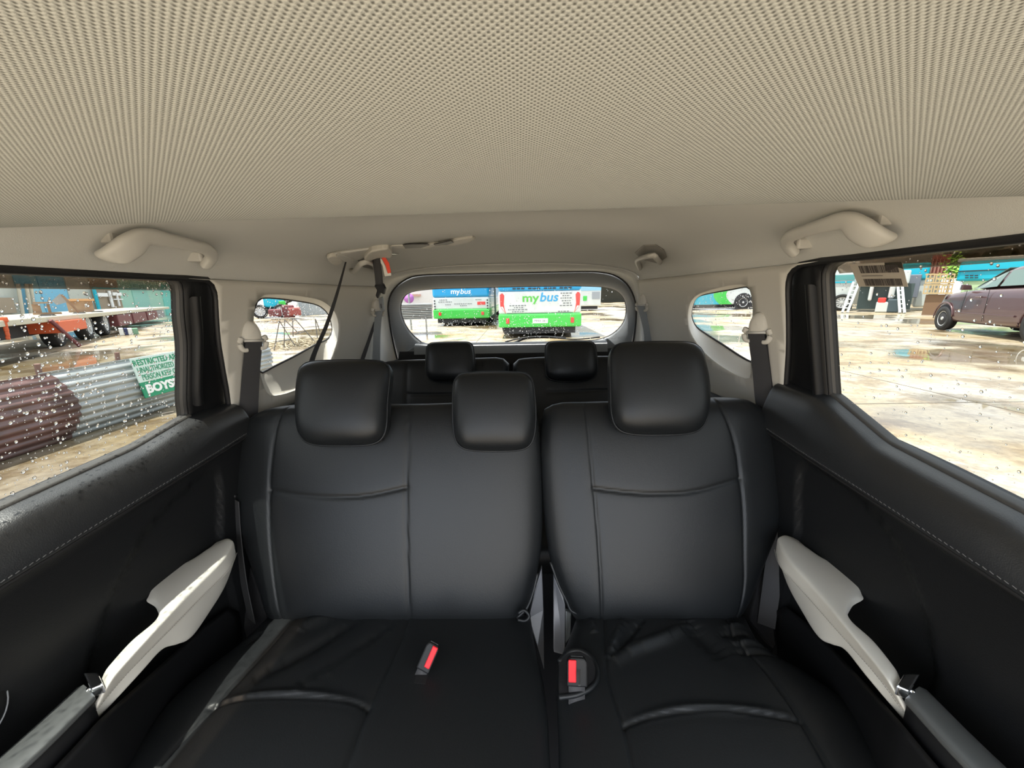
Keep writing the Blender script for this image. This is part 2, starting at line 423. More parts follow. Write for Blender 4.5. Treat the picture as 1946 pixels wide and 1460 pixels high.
    # --- door inner panel: sill, padded roll, stitched crease, lower panel
    ymax = fr[-1].x - .004
    sill = lambda Y: lin(sorted([(p.x, p.y) for p in win if p.y < 1.12 and p.x > .1]), Y) if True else 0
    sl = sorted([(p.x, p.y) for p in win if p.y < 1.09 and p.x > ymin + .1])
    zs = lambda Y: lin([sl[0], sl[len(sl) // 3], sl[2 * len(sl) // 3], sl[-1]], Y)
    zc = lambda Y: lin([(-.1, .915), (.377, .935), (.75, .958), (.9, .97)], Y)
    P = []
    for i in range(61):
        Y = lerp(ymin, ymax, i / 60); s0 = zs(Y) + .002; c = zc(Y); row = []
        up = [(.016, s0), (.004, s0 + .001), (-.004, s0 - .003), (-.018, s0 - .006), (-.030, s0 - .013), (-.040, lerp(s0, c, .35)), (-.047, lerp(s0, c, .6)), (-.052, lerp(s0, c, .85)), (-.052, c + .004)]
        row = [Vector((side * (.69 * taper(Y) + a), Y, z)) for a, z in up]
        P.append(row)
    vs, fs = grid(P); mobj('upper_panel', vs, fs, leather_sheen, d, mods=[('SOLIDIFY', dict(thickness=.004, offset=side)), SUB(1)])
    # sill scraper strip
    rows = [[Vector((side * (.69 * taper(Y) + a), Y, zs(Y) + b_)) for a, b_ in ((.022, .006), (.006, .006), (.001, .003), (.001, -.002))] for Y in [lerp(ymin, max(p.x for p in win), i / 30) for i in range(31)]]
    vs, fs = grid(rows); mobj('sill_strip', vs, fs, channel, d)
    # lower panel with the recessed insert
    if side == -1: ins = [(421, 1020), (421, 930), (415, 898), (395, 902), (350, 935), (300, 988), (262, 1040), (232, 1100), (205, 1165), (178, 1245), (160, 1330)]
    else: ins = [(1513, 1020), (1513, 920), (1520, 885), (1545, 888), (1600, 925), (1660, 980), (1700, 1035), (1725, 1090), (1745, 1150), (1762, 1200), (1775, 1290)]
    ip = [(q.y, q.z) for q in (atx(u, v, side * .648) for u, v in ins)]; ip = smooth_line([Vector((a, b_, 0)) for a, b_ in ip], 40)
    ipoly = [(p.x, p.y) for p in ip] + [(ip[-1].x, .3), (ip[0].x, .3)]
    rows = []
    for i in range(111):
        Y = lerp(ymin, ymax, i / 110); c = zc(Y); row = []
        for j in range(61):
            z = lerp(c + .002, .28, (j / 60))
            o_ = .648 + .010 * sm(c - .3, c, z) * 0
            if j == 0: o_ = .640
            dd = min((Vector((Y, z)) - p.to_2d()).length for p in ip)
            sg = -1 if inpoly(Y, z, ipoly) else 1
            o_ += .009 * sm(-.007, .006, -sg * dd) - .004 * math.exp(-(dd / .006) ** 2) * 0
            row.append(Vector((side * o_ * taper(Y), Y, z)))
        rows.append(row)
    vs, fs = grid(rows); mobj('lower_panel', vs, fs, leather_d, d)
    # crease piping and thread
    cp = [Vector((side * (.6425 * taper(Y)), Y, zc(Y) + .001)) for Y in [lerp(ymin, ymax, i / 60) for i in range(61)]]
    vs, fs = tube_v(cp, .0035, 6); mobj('piping', vs, fs, rubber, d)
    mb = MB(); Y = .35
    while Y < ymax - .01:
        a = Vector((side * (.6385 * taper(Y)), Y, zc(Y) + .0095)); b_ = Vector((side * (.6385 * taper(Y)), Y + .0045, zc(Y + .0045) + .0105)); mb.bar(a, b_, .0007, 4); Y += .0075
    mb.obj('stitching', thread, d, kind='stuff')
    # armrest: traced once on the left, mirrored for the right
    A = [atz(u, v, .770) for u, v in ((192, 1280), (250, 1215), (300, 1174), (296, 1148), (287, 1118), (330, 1085), (390, 1045), (437, 1019))]
    B = [atz(u, v, .776) for u, v in ((205, 1300), (255, 1243), (312, 1180), (345, 1142), (380, 1105), (415, 1070), (440, 1034), (443, 1024))]
    C = [atz(u, v, .738) for u, v in ((176, 1360), (225, 1300), (275, 1248), (325, 1198), (370, 1152), (410, 1112), (438, 1083), (450, 1052))]
    D = [atz(u, v, zz) for u, v, zz in ((158, 1402, .712), (222, 1336, .712), (275, 1278, .715), (318, 1232, .705), (365, 1226, .66), (398, 1178, .655), (428, 1122, .67), (449, 1062, .715))]
    n_ = 25
    LN = [smooth_line(q, n_) for q in (A, B, C, D)]
    E_ = [Vector((-.655, p.y, .690)) for p in LN[3]]
    rows = []
    for i in range(n_):
        a, b_, c_, dd_, e_ = [q[i] for q in (LN + [E_])]
        g0 = Vector((-.655, a.y, .762))
        g0 = g0 if g0.x < a.x else a
        rows.append([g0 if i > 10 else a + Vector((-.001, 0, -.01)), a, a.lerp(b_, .35) + Vector((0, 0, .002)), b_, b_.lerp(c_, .25) + Vector((.002, 0, .003)), b_.lerp(c_, .93), c_, c_ + Vector((-.007, 0, -.002)), c_.lerp(dd_, .15) + Vector((-.008, 0, 0)), c_.lerp(dd_, .6) + Vector((-.003, 0, 0)), dd_, e_ if i > 10 else dd_ + Vector((-.03, 0, 0))])
    vs, fs = grid(rows); fs.append(tuple(range(len(rows[0])))); fs.append(tuple((n_ - 1) * len(rows[0]) + j for j in range(len(rows[0]))))
    if side == 1: vs = mirror_x(vs)
    flip_norm(mobj('armrest', vs, fs, armpl, d, mods=[SUB(2)]))
    sm_ = [c_.lerp(b_, .14) + Vector((.003, 0, .001)) for c_, b_ in zip(LN[2], LN[1])]
    mb = MB(); sp = resample(sm_, 90)
    for i in range(0, 88): 
        mb.bar(sp[i], sp[i].lerp(sp[i + 1], .6), .0006, 4)
    mb.obj('stitching', MATS.get('arm thread') or mat('arm thread', (.22, .21, .19), .7), d, kind='stuff', M=Matrix.Scale(-1, 4, (1, 0, 0)) if side == 1 else None)
    # strip running forward from the armrest, chrome cap and blade
    def mx(p): return Vector((-p.x if side == 1 else p.x, p.y, p.z))
    s0 = [atz(u, v, .768) for u, v in ((160, 1300), (90, 1365), (40, 1410), (-20, 1462), (-200, 1620))]
    s1 = [atz(u, v, .768) for u, v in ((180, 1322), (118, 1385), (72, 1430), (10, 1485), (-170, 1650))]
    s0 = resample(s0, 12); s1 = resample(s1, 12)
    rows = [[mx(a + Vector((-.012, 0, -.006))), mx(a), mx(a.lerp(b_, .5) + Vector((0, 0, .002))), mx(b_), mx(b_ + Vector((.001, 0, -.006))), mx(b_ + Vector((-.002, 0, -.010))), mx(a + Vector((-.012, 0, -.010)))] for a, b_ in zip(s0, s1)]
    rb2 = [[mx(a + Vector((-.010, 0, -.009))), mx(b_ + Vector((-.004, 0, -.009))), mx(b_ + Vector((-.006, 0, -.06))), mx(a + Vector((-.012, 0, -.06)))] for a, b_ in zip(s0, s1)]
    vs, fs = grid(rb2, close_u=True); caps(vs, fs, 12, 4); flip_norm(mobj('strip_base', vs, fs, blackpl, d))
    vs, fs = grid(rows, close_u=True); caps(vs, fs, 12, 7); flip_norm(mobj('trim_strip', vs, fs, strip_m, d, mods=[('BEVEL', dict(width=.0015, segments=2))]))
    cc = [atz(158, 1278, .775), atz(186, 1278, .778), atz(196, 1300, .778), atz(172, 1310, .775)]
    mb = MB().prism([mx(p) for p in cc], (0, 0, -.016)); 
    mb.obj('chrome_cap', chrome, d, bev=.002)
    bl = [atz(170, 1308, .770), atz(160, 1352, .74), atz(147, 1402, .700)]
    vs, fs = tube_v([mx(p) for p in bl], [.0035, .0025, .0012], 6, up=(1, 0, 0)); mobj('chrome_blade', vs, fs, chrome, d)
    gp = [atz(178, 1310, .768), atz(191, 1312, .765), atz(170, 1384, .715), atz(150, 1402, .70)]
    MB().prism([mx(p) for p in gp], (side * .02, 0, 0)).obj('black_infill', blackpl, d)
    # storage ledge below the strip
    lo = [mx(p + Vector((.004, 0, -.03))) for p in s1]
    rows = [[p, p + Vector((side * .004, 0, -.10)), p + Vector((side * .03, 0, -.25)), p + Vector((side * .03, 0, -.45))] for p in lo + [mx(Vector((-.635, .55, .64))), mx(Vector((-.64, .75, .62)))][::1]]
    rows = rows[:12][::-1] + rows[12:]
    vs, fs = grid(rows); mobj('door_pocket', vs, fs, blackpl, d, mods=[('SOLIDIFY', dict(thickness=.008, offset=0)), SUB(1)])
# etched marks low on the door glass
# ------------------------------------------------------------------ rear wall with the tailgate window
RP, RN = Vector((0, 1.90, 1.40)), Vector((0, -1, -.25)).normalized()
def onrear(u, v, off=0): return atp(u, v, RP + Vector((0, off, 0)), RN)
RA = [(768, 712), (757, 690), (747, 650), (740, 610), (738, 578), (746, 554), (766, 534), (800, 523), (900, 520), (1000, 518), (1100, 516), (1140, 517), (1170, 524), (1193, 542), (1206, 570), (1209, 600), (1205, 640), (1197, 680), (1190, 705)]
wr_ = empty('wall_rear', (0, 1.9, .9), kind='structure')
a = shell_ring(YB, 12, 56, .90); nA = 90
a = resample(a, nA); ra = resample(smooth_line([onrear(u, v) for u, v in RA], 200), nA)
a0 = resample(shell_ring(YB - .03, 12, 56, .90), nA)
rows = []
for k in range(13):
    t_ = k / 12; row = []
    for p0, p, q in zip(a0, a, ra):
        # leave the cabin surface tangentially, arrive radially at the opening
        h1 = p + (p - p0) * 4.5; h2 = q + Vector((q.x * .16, -.015, (q.z - 1.2) * .12))
        row.append(p * (1 - t_) ** 3 + h1 * 3 * t_ * (1 - t_) ** 2 + h2 * 3 * t_ * t_ * (1 - t_) + q * t_ ** 3)
    rows.append(row)
vs, fs = grid(rows); mobj('rear_pillar_trim', vs, fs, headliner, wr_, mods=[('SOLIDIFY', dict(thickness=.004, offset=0))])
out = RA + [(1195, 760), (760, 760)]
GL = [(762, 592), (763, 575), (772, 560), (790, 553), (830, 549), (900, 547), (1040, 544), (1120, 544), (1160, 548), (1180, 560), (1189, 578), (1189, 600), (1182, 617), (1166, 633), (1145, 643), (1110, 648), (980, 653), (870, 655), (815, 655), (797, 647), (780, 631), (768, 612)]
o3 = smooth_line([onrear(u, v, .01) for u, v in out], 120, True); g3 = align(o3, smooth_line([onrear(u, v, .05) for u, v in GL], 120, True))
# align by angle round the centre
def by_angle(P, n):
    c = Vector((0, 0, 1.2)); Q = []
    for i in range(n):
        an = 2 * math.pi * i / n; dirv = Vector((math.cos(an) * .5, math.sin(an) * .18))
        best = min(P, key=lambda p: abs((math.atan2((p.z - c.z) / .18, (p.x - c.x) / .5) - an + math.pi) % (2 * math.pi) - math.pi)); Q.append(best)
    return Q
o3 = by_angle(smooth_line([onrear(u, v, .01) for u, v in out], 900, True), 160); g3 = by_angle(smooth_line([onrear(u, v, .05) for u, v in GL], 900, True), 160)
rows = [o3, [p.lerp(q, .12) + Vector((0, -.006, 0)) for p, q in zip(o3, g3)], [p.lerp(q, .45) + Vector((0, -.012, 0)) for p, q in zip(o3, g3)], [p.lerp(q, .85) + Vector((0, -.004, 0)) for p, q in zip(o3, g3)], g3]
vs, fs = grid(rows, close_u=True); mobj('tailgate_trim', vs, fs, greytrim, wr_, mods=[('SOLIDIFY', dict(thickness=.004, offset=0))])
vs, fs = tube_v(smooth_line([onrear(u, v, .0) for u, v in RA], 80), .005, 6); mobj('rubber_seal', vs, fs, rubber, wr_)
wn5 = empty('window_5', (0, 1.95, 1.2), kind='structure')
g4 = smooth_line([onrear(u, v, .05) for u, v in GL], 120, True)
vs, fs = tube_v(g4, .003, 6, closed=True); mobj('rubber_seal', vs, fs, rubber, wn5)
g2 = [Vector((p.x, p.z)) for p in g4]
def rear3(x, z, off=0): return Vector((x, RP.y + .052 + off + (z - RP.z) * (-RN.z / RN.y), z))
vs, fs = holed_sheet(g2, [], .06, lambda x, z: rear3(x, z)); mobj('glass_pane', vs, fs, glass_r, wn5)
drops_src['r', 0] = (g2, wn5, 0)
# lower tailgate: shelf, corner pieces and black panel under the glass
mb = MB(); z1 = 1.045
rows = [[Vector((x, 1.955, 1.062)), Vector((x, 1.93, 1.058)), Vector((x, 1.915, 1.045)), Vector((x, 1.905, 1.01))] for x in [lerp(-.5, .5, i / 20) for i in range(21)]]
vs, fs = grid(rows); mobj('tailgate_ledge', vs, fs, greytrim, wr_)
rows = [[Vector((x, 1.92, 1.025)), Vector((x, 1.895, 1.0)), Vector((x, 1.88, .95)), Vector((x, 1.88, .3))] for x in [lerp(-.58, .58, i / 20) for i in range(21)]]
vs, fs = grid(rows); mobj('tailgate_panel', vs, fs, blackpl, wr_)
for s in (-1, 1):
    q = [onrear(u, v, -.02) for u, v in (((772, 668), (800, 650), (812, 655), (815, 690), (770, 690)) if s < 0 else ((1188, 672), (1155, 643), (1140, 655), (1130, 690), (1190, 690)))]
    MB().prism(q, (0, .03, 0)).obj('corner_cover', greytrim, wr_, bev=.006)
# wiper outside the rear glass
wp = empty('rear_wiper', tuple(onrear(1005, 643, .08)), 'thin black rear wiper arm resting low across the back window', 'wiper')
pth = smooth_line([onrear(u, v, .075) for u, v in ((960, 650), (985, 644), (1030, 640), (1090, 645), (1140, 641))], 24)
vs, fs = tube_v(pth, .0045, 6); mobj('wiper_blade', vs, fs, rubber, wp)
pth = smooth_line([onrear(u, v, .09) for u, v in ((975, 653), (1000, 643), (1040, 641), (1075, 643))], 16)
vs, fs = tube_v(pth, .007, 6); mobj('wiper_arm', vs, fs, blackpl, wp)
# body of the car outside, low and wide so that the rear hatch has a skin
floor = MB().box((-.72, -.35, .22), (.72, 2.0, .26)).obj('floor', blackfab); floor['kind'] = 'structure'
# ------------------------------------------------------------------ seats
def coons(Lc, Rc, Bc, Tc, nu, nv, ease=.5):
    """Lc, Rc run bottom->top; Bc, Tc run left->right; sampled densely near the rims"""
    f = lambda t_: lerp(t_, .5 - .5 * math.cos(math.pi * t_), ease)
    def ev(P, t_): k = t_ * (len(P) - 1); i = min(int(k), len(P) - 2); return P[i].lerp(P[i + 1], k - i)
    out = []
    for j in range(nv + 1):
        v = f(j / nv); row = []
        for i in range(nu + 1):
            u = f(i / nu)
            p = ev(Lc, v) * (1 - u) + ev(Rc, v) * u + ev(Bc, u) * (1 - v) + ev(Tc, u) * v \
                - (Lc[0] * (1 - u) * (1 - v) + Rc[0] * u * (1 - v) + Lc[-1] * (1 - u) * v + Rc[-1] * u * v)
            row.append((u, v, p))
        out.append(row)
    return out
def seg_dist(p, line):
    best = 9; bt = 0
    for a, b_ in zip(line, line[1:]):
        d = b_ - a; L = d.length_squared; t_ = max(0, min(1, (p - a).dot(d) / L)) if L else 0
        q = (p - (a + d * t_)).length
        if q < best: best = q
    return best
def padded(name, L, R_, B, T, n, front, back, m, parent, nu=90, nv=110, pu=7, pv=7, seams=(), folds=(), crown=.0, mods=(), ease=.75):
    """upholstered block: outline curves on a plane, padded `front` along n, `back` behind; seams are grooves, folds are creases (line, width, depth)"""
    g = coons([Vector(p) for p in L], [Vector(p) for p in R_], [Vector(p) for p in B], [Vector(p) for p in T], nu, nv, ease)
    n = Vector(n).normalized(); fr, bk = [], []
    box = [(min(p[k] for p in s) - .02, max(p[k] for p in s) + .02) for s in seams for k in range(3)]
    for row in g:
        a, b_ = [], []
        for u, v, p in row:
            ru = 1 - abs(2 * u - 1) ** pu; rv = 1 - abs(2 * v - 1) ** pv
            e = (max(0, ru) ** (1 / 2.0)) * (max(0, rv) ** (1 / 2.0))
            h = front * e + crown * math.sin(math.pi * u) * math.sin(math.pi * v)
            for si, s in enumerate(seams):
                if all(box[si * 3 + k][0] <= p[k] <= box[si * 3 + k][1] for k in range(3)):
                    d = seg_dist(p, s); h -= .0045 * math.exp(-(d / .0028) ** 2) * e + .0012 * math.exp(-(d / .012) ** 2) * e
            for line, w, dep in folds:
                d = seg_dist(p, line); cl = min(range(len(line)), key=lambda q_: (line[q_] - p).length_squared) / (len(line) - 1)
                if d < 3 * w: h += math.sin(math.pi * lerp(.04, .96, cl)) * 1.7 * dep * math.exp(-(d / w) ** 2) * e
            a.append(p + n * h); b_.append(p - n * (back * e))
        fr.append(a); bk.append(b_)
    vs, fs = grid(fr); o = len(vs); v2, f2 = grid(bk); vs += v2; fs += [tuple(reversed([i + o for i in f])) for f in f2]
    ob = mobj(name, vs, fs, m, parent, mods=[('WELD', dict(merge_threshold=.0002))] + list(mods)); return ob
P0, P1 = Vector((0, .725, .56)), Vector((0, .925, 1.025))
SU = (P1 - P0).normalized(); SN = Vector((0, -SU.z, SU.y))           # up along the backrest, outward towards the camera
def bp_(u, v, off=0.0): return atp(u, v, P0 + SN * off, SN)
C0 = Vector((0, .74, .555)); C1 = Vector((0, .27, .600)); CF = (C1 - C0).normalized(); CN = Vector((0, CF.z, -CF.y))
def cp_(u, v, off=0.0): return atp(u, v, C0 + CN * off, CN)
def L3(px, f, n=24): return smooth_line([f(u, v) for u, v in px], n)
def seat_back(parent, Lp, Rp, Tp, Bp, seams, crown=.012, folds=()):
    return padded('backrest', L3(Lp, bp_), L3(Rp, bp_), L3(Bp, bp_), L3(Tp, bp_), SN, .050, .060, leather, parent, 190, 170, 6, 8,
                  [[q + SN * 0 for q in L3(s, bp_, 30)] for s in seams], folds=folds, crown=crown, ease=.55)
def headrest(parent, px, off, dep=.052, pos='headrest', f=bp_, n=SN, up=SU):
    """px: bottom-left, left mid, top-left, top mid, top-right, right mid, bottom-right, bottom mid"""
    bl, lm, tl, tm, tr, rm, br, bm_ = [f(u, v, off) for u, v in px]
    w = (br - bl).length
    cc_ = (bl + br + tl + tr) / 4
    def cr(c, e1, e2, k):                          # corner pulled in, with a point on each neighbouring edge
        q1, q2 = c.lerp(e1, k), c.lerp(e2, k); return q1, c.lerp((q1 + q2) / 2, .56), q2
    bl1, blc, bl2 = cr(bl, lm, bm_, .40); br1, brc, br2 = cr(br, rm, bm_, .40); tl1, tlc, tl2 = cr(tl, lm, tm, .30); tr1, trc, tr2 = cr(tr, rm, tm, .30)
    o = padded(pos, smooth_line([blc, bl1, lm, tl1, tlc], 24), smooth_line([brc, br1, rm, tr1, trc], 24), smooth_line([blc, bl2, bm_, br2, brc], 24), smooth_line([tlc, tl2, tm, tr2, trc], 24), n, dep, dep * .8, leather, parent, 56, 56, 5, 5, crown=.008, ease=.9)
    # side seam round the cushion
    loop = smooth_line([blc, bl1, lm, tl1, tlc, tl2, tm, tr2, trc, tr1, rm, br1, brc, br2, bm_, bl2], 90, True)
    vs, fs = tube_v([p.lerp(cc_, .015) + n * (dep * .30) for p in loop], .0022, 6, closed=True); mobj('piping', vs, fs, leather, o)
    c = (bl + br) / 2
    for s in (-.28, .28):
        b0 = c + Vector((s * w, 0, 0)) - n * (dep * .6)
        vs, fs = tube_v([b0 + up * .02, b0 - up * .05 - n * .05], .006, 10); mobj('headrest_post', vs, fs, chrome, o)
    return o
# 60 % seat on the left
sl_ = empty('rear_bench_seat', (-.3, .74, .3), 'wide black leather second-row bench on the left, with two headrests', 'car seat')
seat_back(sl_, [(520, 1186), (507, 1160), (497, 1120), (482, 1075), (465, 1030), (452, 985), (447, 930), (448, 880), (455, 832), (472, 800), (500, 782)],
          [(985, 1186), (1000, 1160), (1014, 1115), (1026, 1060), (1031, 1000), (1031, 930), (1028, 860), (1024, 810), (1016, 775)],
          [(500, 782), (540, 772), (620, 767), (700, 768), (790, 768), (880, 765), (960, 763), (1016, 775)],
          [(520, 1186), (650, 1186), (800, 1187), (985, 1186)],
          [[(568, 768), (553, 790), (545, 830), (540, 880), (538, 930), (538, 1000), (541, 1060), (545, 1110), (552, 1180)],
           [(787, 766), (787, 850), (785, 930), (786, 1000), (788, 1100), (791, 1185)],
           [(539, 928), (600, 937), (660, 940), (720, 936), (786, 922)]])
lc = padded('seat_cushion', L3([(150, 1600), (215, 1465), (270, 1398), (330, 1330), (385, 1282), (430, 1248), (472, 1213), (512, 1172)], cp_),
            L3([(1056, 1600), (1046, 1460), (1040, 1360), (1031, 1290), (1018, 1235), (1008, 1172)], cp_),
            L3([(150, 1600), (500, 1600), (1056, 1600)], cp_), L3([(512, 1172), (760, 1170), (1008, 1172)], cp_), CN, .030, .12, leather, sl_, 190, 150, 5, 12,
            [L3(s, cp_, 30) for s in ([(575, 1176), (512, 1258), (440, 1340), (400, 1384), (330, 1460), (240, 1560)], [(783, 1176), (765, 1240), (735, 1310), (702, 1380), (675, 1455), (640, 1560)],
                                      [(402, 1374), (450, 1362), (500, 1357), (560, 1358), (620, 1361), (670, 1368), (703, 1381)])],
            folds=[(L3([(690, 1195), (600, 1255), (520, 1300), (470, 1330)], cp_, 10), .016, -.006), (L3([(760, 1195), (660, 1280), (560, 1345)], cp_, 10), .016, -.005), (L3([(650, 1190), (590, 1205), (560, 1225)], cp_, 8), .02, .006),
                   (L3([(720, 1240), (620, 1310), (550, 1352)], cp_, 10), .014, .004), (L3([(500, 1215), (470, 1245)], cp_, 6), .01, -.004), (L3([(405, 1366), (500, 1351), (620, 1355), (700, 1374)], cp_, 14), .008, .004)], crown=.006, ease=.5)
headrest(sl_, [(574, 846), (568, 770), (574, 690), (660, 686), (748, 688), (742, 765), (738, 846), (655, 849)], .062)
h2 = headrest(sl_, [(866, 856), (861, 785), (864, 712), (935, 708), (1012, 710), (1019, 785), (1014, 856), (942, 859)], .060, .045)
# 40 % seat on the right
sr_ = empty('rear_single_seat', (.3, .74, .3), 'narrower black leather second-row seat on the right, with one tall headrest', 'car seat')
seat_back(sr_, [(1100, 1186), (1082, 1158), (1062, 1115), (1046, 1065), (1036, 1000), (1030, 930), (1027, 860), (1028, 810), (1034, 778)],
          [(1400, 1180), (1420, 1140), (1438, 1095), (1456, 1050), (1474, 1005), (1482, 960), (1481, 900), (1478, 850), (1470, 810), (1448, 778)],
          [(1034, 778), (1060, 766), (1110, 764), (1200, 762), (1300, 758), (1370, 755), (1415, 760), (1448, 778)],
          [(1100, 1186), (1200, 1186), (1300, 1184), (1400, 1180)],
          [[(1107, 762), (1112, 830), (1118, 900), (1123, 950), (1128, 1010), (1132, 1070), (1138, 1184)], [(1345, 755), (1362, 800), (1375, 850), (1382, 908), (1387, 960), (1390, 1040), (1393, 1100), (1386, 1180)],
           [(1120, 924), (1180, 931), (1230, 933), (1300, 929), (1382, 907)]])
rcu = padded('seat_cushion', L3([(1064, 1600), (1062, 1460), (1060, 1380), (1058, 1320), (1062, 1262), (1078, 1225), (1096, 1174)], cp_),
             L3([(1840, 1600), (1765, 1500), (1690, 1420), (1620, 1348), (1540, 1290), (1480, 1256), (1440, 1222), (1412, 1170)], cp_),
             L3([(1064, 1600), (1400, 1600), (1840, 1600)], cp_), L3([(1096, 1174), (1250, 1172), (1412, 1170)], cp_), CN, .030, .12, leather, sr_, 190, 150, 5, 12,
             [L3(s, cp_, 30) for s in ([(1148, 1180), (1150, 1280), (1165, 1350), (1185, 1410), (1200, 1480), (1215, 1560)], [(1372, 1180), (1400, 1240), (1450, 1300), (1500, 1370), (1535, 1430), (1580, 1510)],
                                       [(1185, 1411), (1240, 1396), (1300, 1387), (1370, 1384), (1440, 1391), (1516, 1403)])],
             folds=[(L3([(1152, 1284), (1170, 1240), (1185, 1200)], cp_, 8), .010, .006), (L3([(1152, 1288), (1200, 1262), (1260, 1240), (1320, 1205)], cp_, 8), .013, .007), (L3([(1155, 1284), (1190, 1240), (1225, 1195)], cp_, 8), .008, -.006),
                    (L3([(1130, 1230), (1120, 1190)], cp_, 5), .008, .005), (L3([(1365, 1235), (1410, 1222), (1440, 1228)], cp_, 8), .006, -.005), (L3([(1385, 1250), (1430, 1240), (1470, 1250)], cp_, 8), .006, .005),
                    (L3([(1395, 1270), (1450, 1262), (1490, 1268)], cp_, 8), .006, -.005), (L3([(1370, 1215), (1405, 1205), (1425, 1210)], cp_, 8), .006, .004), (L3([(1380, 1285), (1330, 1235), (1300, 1200)], cp_, 8), .02, -.006),
                    (L3([(1190, 1403), (1300, 1380), (1440, 1384), (1510, 1396)], cp_, 14), .008, .004)], crown=.006, ease=.5)
headrest(sr_, [(1160, 826), (1156, 740), (1156, 656), (1235, 652), (1328, 653), (1343, 735), (1338, 824), (1250, 829)], .066, .055)
# hinge brackets between the seats
def bracket(parent, px, zoff, m=steel, th=.006):
    return MB().prism([aty(u, v, y) for u, v, y in px], (th, 0, 0)).obj('hinge_bracket', m, parent, bev=.0015)
q = [(1030, 1078, .80), (1033, 1160, .76), (1034, 1275, .70), (1022, 1230, .70), (1010, 1195, .72), (1006, 1175, .74), (1017, 1120, .77)]
MB().prism([aty(u, v, y) for u, v, y in q], (0, .012, 0)).obj('hinge_bracket', steel, sl_, bev=.002)
q = [(1052, 1095, .80), (1052, 1240, .70), (1074, 1246, .70), (1074, 1150, .75), (1066, 1115, .78)]
MB().prism([aty(u, v, y) for u, v, y in q], (0, .012, 0)).obj('hinge_bracket', steel, sr_, bev=.002)
q = [(1075, 1162, .74), (1075, 1225, .71), (1084, 1210, .71), (1086, 1165, .74)]
MB().prism([aty(u, v, y) for u, v, y in q], (0, .010, 0)).obj('hinge_pivot', strip_m, sr_, bev=.002)
# cover cord hems hanging at the seat corners
for par, px in ((sl_, [(1022, 1090), (1012, 1130), (1002, 1155), (990, 1168), (982, 1175)]), (sr_, [(1046, 1068), (1062, 1112), (1078, 1145), (1084, 1160), (1098, 1168)])):
    vs, fs = tube_v(L3(px, lambda u, v: bp_(u, v, .045), 16), .003, 6); mobj('cover_cord', vs, fs, leather, par)
for par, px in ((sl_, [(985, 1166), (996, 1160), (1006, 1172), (998, 1180), (984, 1178)]),):
    vs, fs = tube_v(L3(px, lambda u, v: bp_(u, v, .05), 20), .0035, 6); mobj('cord_knot', vs, fs, leather, par)
# dark seat frame / recliner side covers seen between seat and door
for par, px in ((sl_, [(447, 935), (455, 1000), (470, 1060), (490, 1120), (510, 1185), (470, 1230), (452, 1150), (443, 1020)]), (sr_, [(1482, 925), (1478, 1000), (1462, 1050), (1440, 1110), (1425, 1180), (1470, 1235), (1500, 1180), (1490, 1020)])):
    MB().prism([bp_(u, v, -.04) for u, v in px], SN * -.03).obj('side_cover', blackfab, par, bev=.004)
# ---- buckles standing on the cushions
b1 = empty('seatbelt_buckle', tuple(cp_(812, 1285, .03)), 'black seatbelt buckle with red button poking out of the slit in the wide bench', 'seatbelt buckle')
def buckle(root, base, axis, side_v, L=.050, w=.024, th=.013, red=None):
    a = Vector(axis).normalized(); s = Vector(side_v); s = (s - a * s.dot(a)).normalized(); n = s.cross(a).normalized()
    if n.z < 0 and n.y > 0: n = -n
    if n.dot(CAM - Vector(base)) < 0: n = -n
    def fr(p): return Vector(base) + s * p[0] + a * p[1] + n * p[2]
    mb = MB(); hw = w / 2
    pts = [(-hw, 0), (-hw, L * .85), (-hw * .7, L), (hw * .7, L), (hw, L * .85), (hw, 0)]
    mb.prism([fr((x, y, -th / 2)) for x, y in pts], n * th); mb.obj('housing', blackpl, root, bev=.003)
    x0, x1 = red
    MB().prism([fr((x, y, th / 2 - .001)) for x, y in ((x0, L * .18), (x0, L * .95), (x1, L * .95), (x1, L * .18))], n * .004).obj('release_button', redpl, root, bev=.0018)
    MB().prism([fr((x, y, -th * .1)) for x, y in ((-hw * .6, L * .97), (-hw * .6, L * 1.01), (hw * .6, L * 1.01), (hw * .6, L * .97))], n * .003).obj('tongue_slot', strip_m, root)
    rows = [[fr((-hw * .8, y, -.003)), fr((hw * .8, y, -.003)), fr((hw * .8, y, .001)), fr((-hw * .8, y, .001))] for y in (0, -.03, -.06)]
    vs, fs = grid(rows, close_u=True); mobj('strap', vs, fs, belt, root)
bs = cp_(803, 1275, .04)
buckle(b1, bs, (atp(826, 1222, bs + Vector((0, .02, .02)), SN) - bs), (1, 0, 0), L=.048, w=.026, th=.012, red=(.000, .011))
sl = [cp_(u, v, .0335) for u, v in ((797, 1268), (787, 1300), (808, 1302), (822, 1262))]
MB().prism(sl, CN * .002).obj('slit_edge', rubber, b1)
b2 = empty('seatbelt_buckle', tuple(cp_(1095, 1300, .03)), 'black seatbelt buckle with red button in the round opening of the single seat', 'seatbelt buckle')
bs = cp_(1096, 1303, .045)
buckle(b2, bs, atp(1096, 1262, bs + Vector((0, .01, .02)), SN) - bs, (1, 0, 0), L=.046, w=.036, th=.014, red=(-.016, -.002))
MB().prism([cp_(u, v, .072) for u, v in ((1099, 1260), (1103, 1260), (1103, 1304), (1099, 1304))], CN * .002).obj('metal_edge', strip_m, b2)
ring = smooth_line([cp_(u, v, .033) for u, v in ((1062, 1258), (1080, 1240), (1105, 1238), (1128, 1255), (1136, 1282), (1126, 1305), (1098, 1320), (1062, 1326))], 40)
vs, fs = tube_v(ring, .0045, 8); mobj('opening_rim', vs, fs, leather, rcu)
hole = resample(ring, 30, True)
